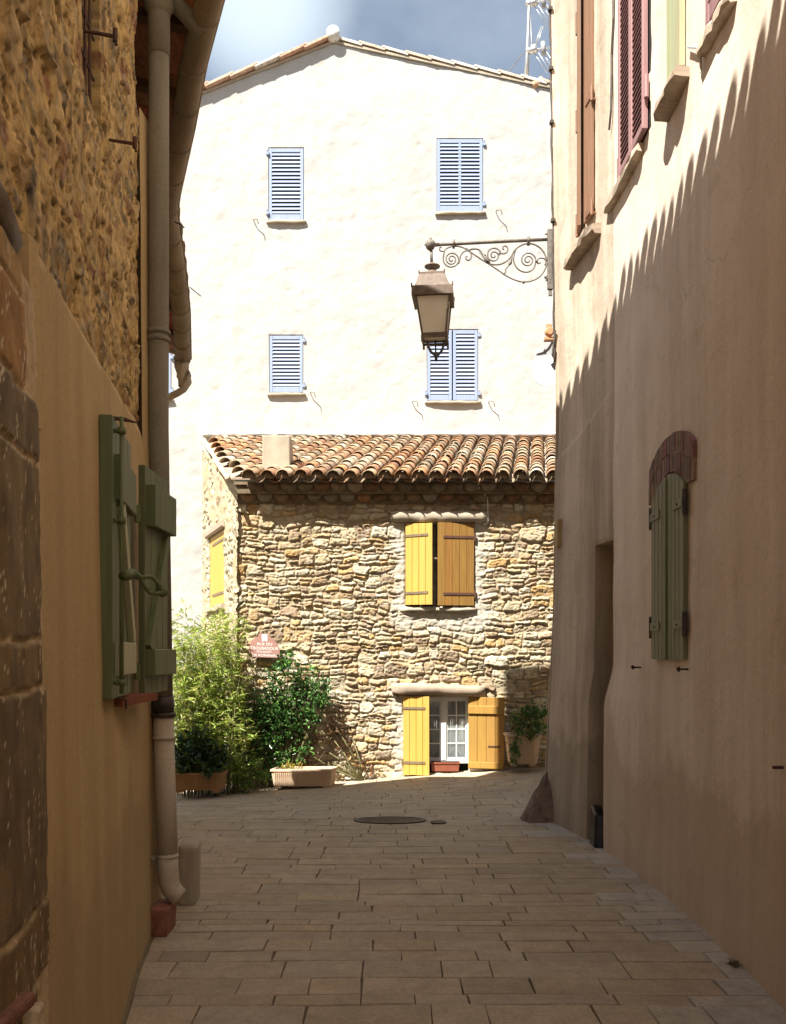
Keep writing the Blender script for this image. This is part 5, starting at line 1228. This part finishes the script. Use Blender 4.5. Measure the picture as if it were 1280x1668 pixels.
# ---------------------------------------------------------------- plants
def leaves(name, cen, dr_, ln, wd_, cols, mat, parent, fold=.25):
    cen = np.asarray(cen); n = len(cen); d = np.asarray(dr_); d = d/np.linalg.norm(d, axis=1)[:,None]
    r = rng.normal(size=(n,3)); s = np.cross(d, r); s /= np.linalg.norm(s, axis=1)[:,None]; nn = np.cross(s, d)
    ln = np.asarray(ln)[:,None]; wd_ = np.asarray(wd_)[:,None]
    p0 = cen; p1 = cen+d*ln*.35+s*wd_*.5+nn*wd_*fold; p2 = cen+d*ln*.75+s*wd_*.36+nn*wd_*fold*.5-np.array([0,0,1])*ln*.04; p3 = cen+d*ln-np.array([0,0,1])*ln*.12
    p4 = cen+d*ln*.75-s*wd_*.36+nn*wd_*fold*.5-np.array([0,0,1])*ln*.04; p5 = cen+d*ln*.35-s*wd_*.5+nn*wd_*fold
    V_ = np.stack([p0,p1,p2,p3,p4,p5], 1).reshape(-1,3); b0 = np.arange(n)*6
    F_ = np.concatenate([np.stack([b0,b0+1,b0+2,b0+3],1), np.stack([b0,b0+3,b0+4,b0+5],1)])
    return link(name, V_, F_, mat, parent, np.repeat(np.asarray(cols), 6, axis=0), True)
def lcols(n, base, var=.35, alt=None, pa=.15):
    k = rng.uniform(1-var, 1+var, (n,1)); c = np.array(base)[None]*k; c = c*(1+rng.uniform(-.12,.12,(n,3)))
    if alt is not None: m = rng.random(n) < pa; c[m] = np.array(alt)*rng.uniform(.8,1.2,(m.sum(),1))
    return np.clip(c, .005, .8)
# bamboo
bo = thing('bamboo_clump', 'tall feathery bright green bamboo growing against the left side of the stone house', 'bamboo', (-2.7, 12.5, gzf(-2.7,12.5)))
st = MB(); cen = []; dd = []; ll = []
for i in range(96):
    px = rnd.triangular(276, 408, 312); yb = rnd.uniform(12.15, 13.0) if px < 385 else rnd.uniform(12.3, 12.75); x = XX(px, yb)
    topy = np.interp(px, [276, 300, 330, 345, 375, 395, 408], [955, 975, 1045, 995, 965, 1050, 1110])+abs(rnd.gauss(0, 105)); zt_ = H(topy, yb); z0 = gzf(x, yb); hgt = zt_-z0
    if hgt < .3: continue
    lean = Vector((rnd.gauss(.0,.09), rnd.gauss(-.04,.08), 0)); pts = [Vector((x, yb, z0))+Vector((0,0,hgt))*t+lean*hgt*t*t for t in (0,.25,.5,.75,1)]
    st.tube(pts, [.008,.007,.006,.004,.002], 5)
    nb = int(26*hgt)
    for k in range(nb):
        t = rnd.uniform(.06, 1)**.8; p = pts[0]+Vector((0,0,hgt))*t+lean*hgt*t*t
        a = rnd.uniform(0, 2*math.pi); e = rnd.uniform(-.1,.7); q = Vector((math.cos(a), math.sin(a), e)).normalized(); Lb = rnd.uniform(.05,.24)*(1.1-t*.6)
        tip = p+q*Lb
        for j in range(rnd.randint(3,6)):
            cen.append(p.lerp(tip, rnd.uniform(.3,1))); v = q+Vector((rnd.gauss(0,.55), rnd.gauss(0,.55), rnd.gauss(-.1,.45))); dd.append(v); ll.append(rnd.uniform(.06,.13))
part('stems', st, M['stem'], bo, True)
n = len(cen); o = leaves('foliage', [tuple(c) for c in cen], [tuple(c) for c in dd], ll, np.array(ll)*.15, lcols(n, (.24,.32,.06), .45, (.40,.38,.14), .2), M['leaf'], bo)
print('bamboo leaves', n)
def bush(name, lab, cat, blobs, yb, leaf, base, mat, per=260, alt=None, pa=.1, wr=.5, stemsto=None, depth=.22, up=.2):
    """blobs in photo pixels (px, py, r)"""
    x0, y0 = blobs[0][0], max(q[1] for q in blobs); t_ = thing(name, lab, cat, (XX(x0, yb), yb, gzf(XX(x0,yb), yb)))
    cen = []; dd = []; sb = MB(); so_ = stemsto or Vector((XX(x0, yb), yb, gzf(XX(x0,yb), yb)))
    for (px, py, r_) in blobs:
        c = P(px, py, yb+rnd.uniform(-.08,.05)); r_ = r_/1500*yb
        mid = (so_+c)/2+Vector((rnd.uniform(-.1,.1), rnd.uniform(-.03,.05), 0)); sb.tube([so_, mid, c], [.014,.010,.005], 5)
        nb = int(per*(r_/.2)**2)
        for k in range(max(6, nb//9)):                # twigs, each with a spray of leaves
            a = rnd.uniform(0, 2*math.pi); rr = r_*math.sqrt(rnd.random())*1.05; p = c+Vector((math.cos(a)*rr, rnd.uniform(-depth, depth*.4)*(1-rr/r_*.5), math.sin(a)*rr*.95))
            sb.tube([c.lerp(p, .2), p], [.004,.002], 4)
            for j in range(9):
                v = Vector((rnd.gauss(0,1), rnd.gauss(-.35,1), rnd.gauss(up,.8))); cen.append(tuple(p+v.normalized()*rnd.uniform(0,leaf*.9))); dd.append(tuple(v))
    part('stems', sb, M['stem'], t_, True); n = len(cen); ln = rng.uniform(.6,1.2,n)*leaf
    leaves('foliage', cen, dd, ln, ln*wr, lcols(n, base, .4, alt, pa), M[mat], t_); return t_
bush('climbing_shrub', 'dark glossy climbing shrub on the stone wall under the street sign', 'shrub',
     [(470,1086,24),(462,1232,14),(485,1228,12),(505,1222,10),(455,1250,18),(440,1262,12),(402,1175,18),(450,1190,22),(480,1195,16),(530,1142,12),(400,1250,14),(455,1150,26),(448,1096,16),(496,1106,26),(516,1126,18),(462,1128,28),(488,1150,26),(428,1142,22),(414,1160,20),(520,1148,16),(470,1172,24),(432,1178,24),(500,1172,18),(408,1192,20),(440,1206,18),(418,1222,18),(404,1132,12),(534,1118,8),(428,1240,14)], 12.78, .058, (.042,.11,.026), 'glossyleaf', 250, (.12,.24,.05), .2, .5)
bush('dry_vine', 'brown half dry creeper at the foot of the stone wall beside the tan trough', 'vine',
     [(590,1240,12),(575,1205,12),(600,1255,8),(505,1205,22),(540,1200,16),(480,1215,18),(560,1225,14),(520,1232,18),(490,1240,14),(545,1180,10)], 12.86, .045, (.10,.06,.035), 'leaf', 60, (.28,.09,.03), .15, .45, depth=.08)
bush('leafy_shrub', 'dark broad leaved shrub in the brown planter at the lower left', 'shrub',
     [(300,1215,20),(325,1205,18),(345,1225,18),(312,1240,20),(338,1246,16),(292,1240,14),(330,1225,18)], 12.0, .085, (.028,.06,.022), 'glossyleaf', 240, (.10,.20,.04), .08, .6, stemsto=P(320,1264,11.95))
bush('border_plants', 'fresh green leafy plants on the ground between the two left planters', 'plants',
     [(375,1262,14),(392,1250,14),(410,1262,16),(425,1248,12),(382,1278,10),(402,1280,10),(430,1268,12),(368,1240,10)], 12.35, .05, (.12,.22,.045), 'leaf', 260, (.3,.36,.08), .15, .45)
bush('trough_seedlings', 'few thin yellow seedlings sprouting in the tan ribbed trough', 'plants',
     [(462,1252,7),(475,1250,6),(488,1252,5)], 12.5, .05, (.45,.38,.08), 'leaf', 500, None, 0, .2, up=1.6, depth=.03, stemsto=P(474,1266,12.5))
bush('potted_ivy', 'shaded green ivy spilling from the orange planter by the right corner', 'ivy',
     [(852,1168,18),(872,1160,16),(838,1180,12),(880,1180,14),(860,1185,16),(890,1158,12),(845,1196,10),(836,1210,7),(838,1226,6),(834,1242,6),(842,1218,6)], 12.45, .042, (.06,.13,.035), 'leaf', 420, (.12,.2,.05), .2, .7, stemsto=P(856,1204,12.5))
t_ = thing('weed_tuft', 'tiny dry weed tuft in the crack between the paving and the right wall', 'weed', (1.75, 4.72, .0))
cen = []; dd = []
for k in range(60):
    cen.append((1.755+rnd.gauss(0,.012), 4.72+rnd.gauss(0,.03), .0)); dd.append((rnd.gauss(-.5,.5), rnd.gauss(0,.6), rnd.uniform(.3,1)))
leaves('foliage', cen, dd, rng.uniform(.02,.06,60), rng.uniform(.004,.009,60), lcols(60, (.12,.13,.05), .4, (.2,.15,.08), .4), M['leaf'], t_)
def trough(name, lab, A, B, width, z0, h, mat, ribs, taper=.03, cat='planter', feet=True):
    A = Vector(A); B = Vector(B); u = (B-A); L = u.length; u.normalize(); n = Vector((u.y, -u.x, 0)); F = Frame(Vector((A.x, A.y, 0)), u, n)
    if F.n.y > 0: F.n = -F.n
    t_ = thing(name, lab, cat, tuple((A+B)/2-F.n*width/2+Vector((0,0,z0-(A.z+B.z)/2))))
    m_ = MB(); t = taper
    def ring(z, k, ins=0): return [F.p(t*k+ins, -t*k-ins, z), F.p(L-t*k-ins, -t*k-ins, z), F.p(L-t*k-ins, -width+t*k+ins, z), F.p(t*k+ins, -width+t*k+ins, z)]
    rs = [ring(z0, 1), ring(z0+h-.035, .15), ring(z0+h-.035, -.3), ring(z0+h, -.3), ring(z0+h, .6), ring(z0+h-.06, .8)]
    m_.add([p for r_ in rs for p in r_], [(i*4+k, i*4+(k+1)%4, i*4+4+(k+1)%4, i*4+4+k) for i in range(5) for k in range(4)]+[(3,2,1,0)])
    o = part('planter_body', m_, mat, t_); bevel(o, .008, 2)
    rb_ = MB()
    for i in range(ribs):
        u0 = lerp(t+.02, L-t-.03, i/ribs); wv = (L-2*t-.05)/ribs*.5
        q = [F.p(u0+t*.0,-t-.002,z0+.02), F.p(u0+wv,-t-.002,z0+.02), F.p(u0+wv,-t+.008,z0+.02), F.p(u0,-t+.008,z0+.02), F.p(u0,-t*.2-.004,z0+h-.05), F.p(u0+wv,-t*.2-.004,z0+h-.05), F.p(u0+wv,-t*.2+.015,z0+h-.05), F.p(u0,-t*.2+.015,z0+h-.05)]
        rb_.hexa(q)
    part('ribs', rb_, mat, t_)
    sm = MB(); sm.add(ring(z0+h-.055, .82), [(0,1,2,3)]); part('soil', sm, M['soil'], t_)
    if feet:
        for (ua, ub) in ((t+.02, t+.1), (L-t-.1, L-t-.02)):
            f_ = MB(); f_.fbox(F, ua, ub, -width+t+.02, -t-.01, z0-.03, z0); part('foot', f_, mat, t_)
    return t_
trough('ribbed_trough', 'long tan ribbed trough standing on the ground under the climbing shrub', P(441,1270,12.45), P(540,1270,12.28), .30, H(1284,12.36)+.01, .235, M['pot'], 26, .03)
trough('brown_planter', 'brown ribbed planter at the lower left holding the dark shrub', P(280,1270,11.9), P(361,1270,11.85), .30, H(1288,11.9), .23, M['potd'], 18, .02)
trough('orange_planter', 'shaded orange ribbed planter by the right corner of the street', P(826,1225,12.42), P(881,1225,12.42), .36, H(1246,12.42)+.01, .40, M['potd'] if False else M['pot'], 14, .045)
# flower box on the sill of the ground floor window
t_ = thing('flower_box', 'small dark red flower box on the ground floor window sill', 'flower box', (fu(724), YH+.03, hz(1256)))
m_ = MB(); xa, xb = fu(702), fu(748); za, zc = hz(1256), hz(1241)
m_.prism([(xa+.01,YH-.02,za),(xb-.01,YH-.02,za),(xb,YH-.03,zc),(xa,YH-.03,zc)], (0,.13,0)); m_.box((xa-.008,YH-.038,zc-.022),(xb+.008,YH+.108,zc)); part('box', m_, M['redpot'], t_)
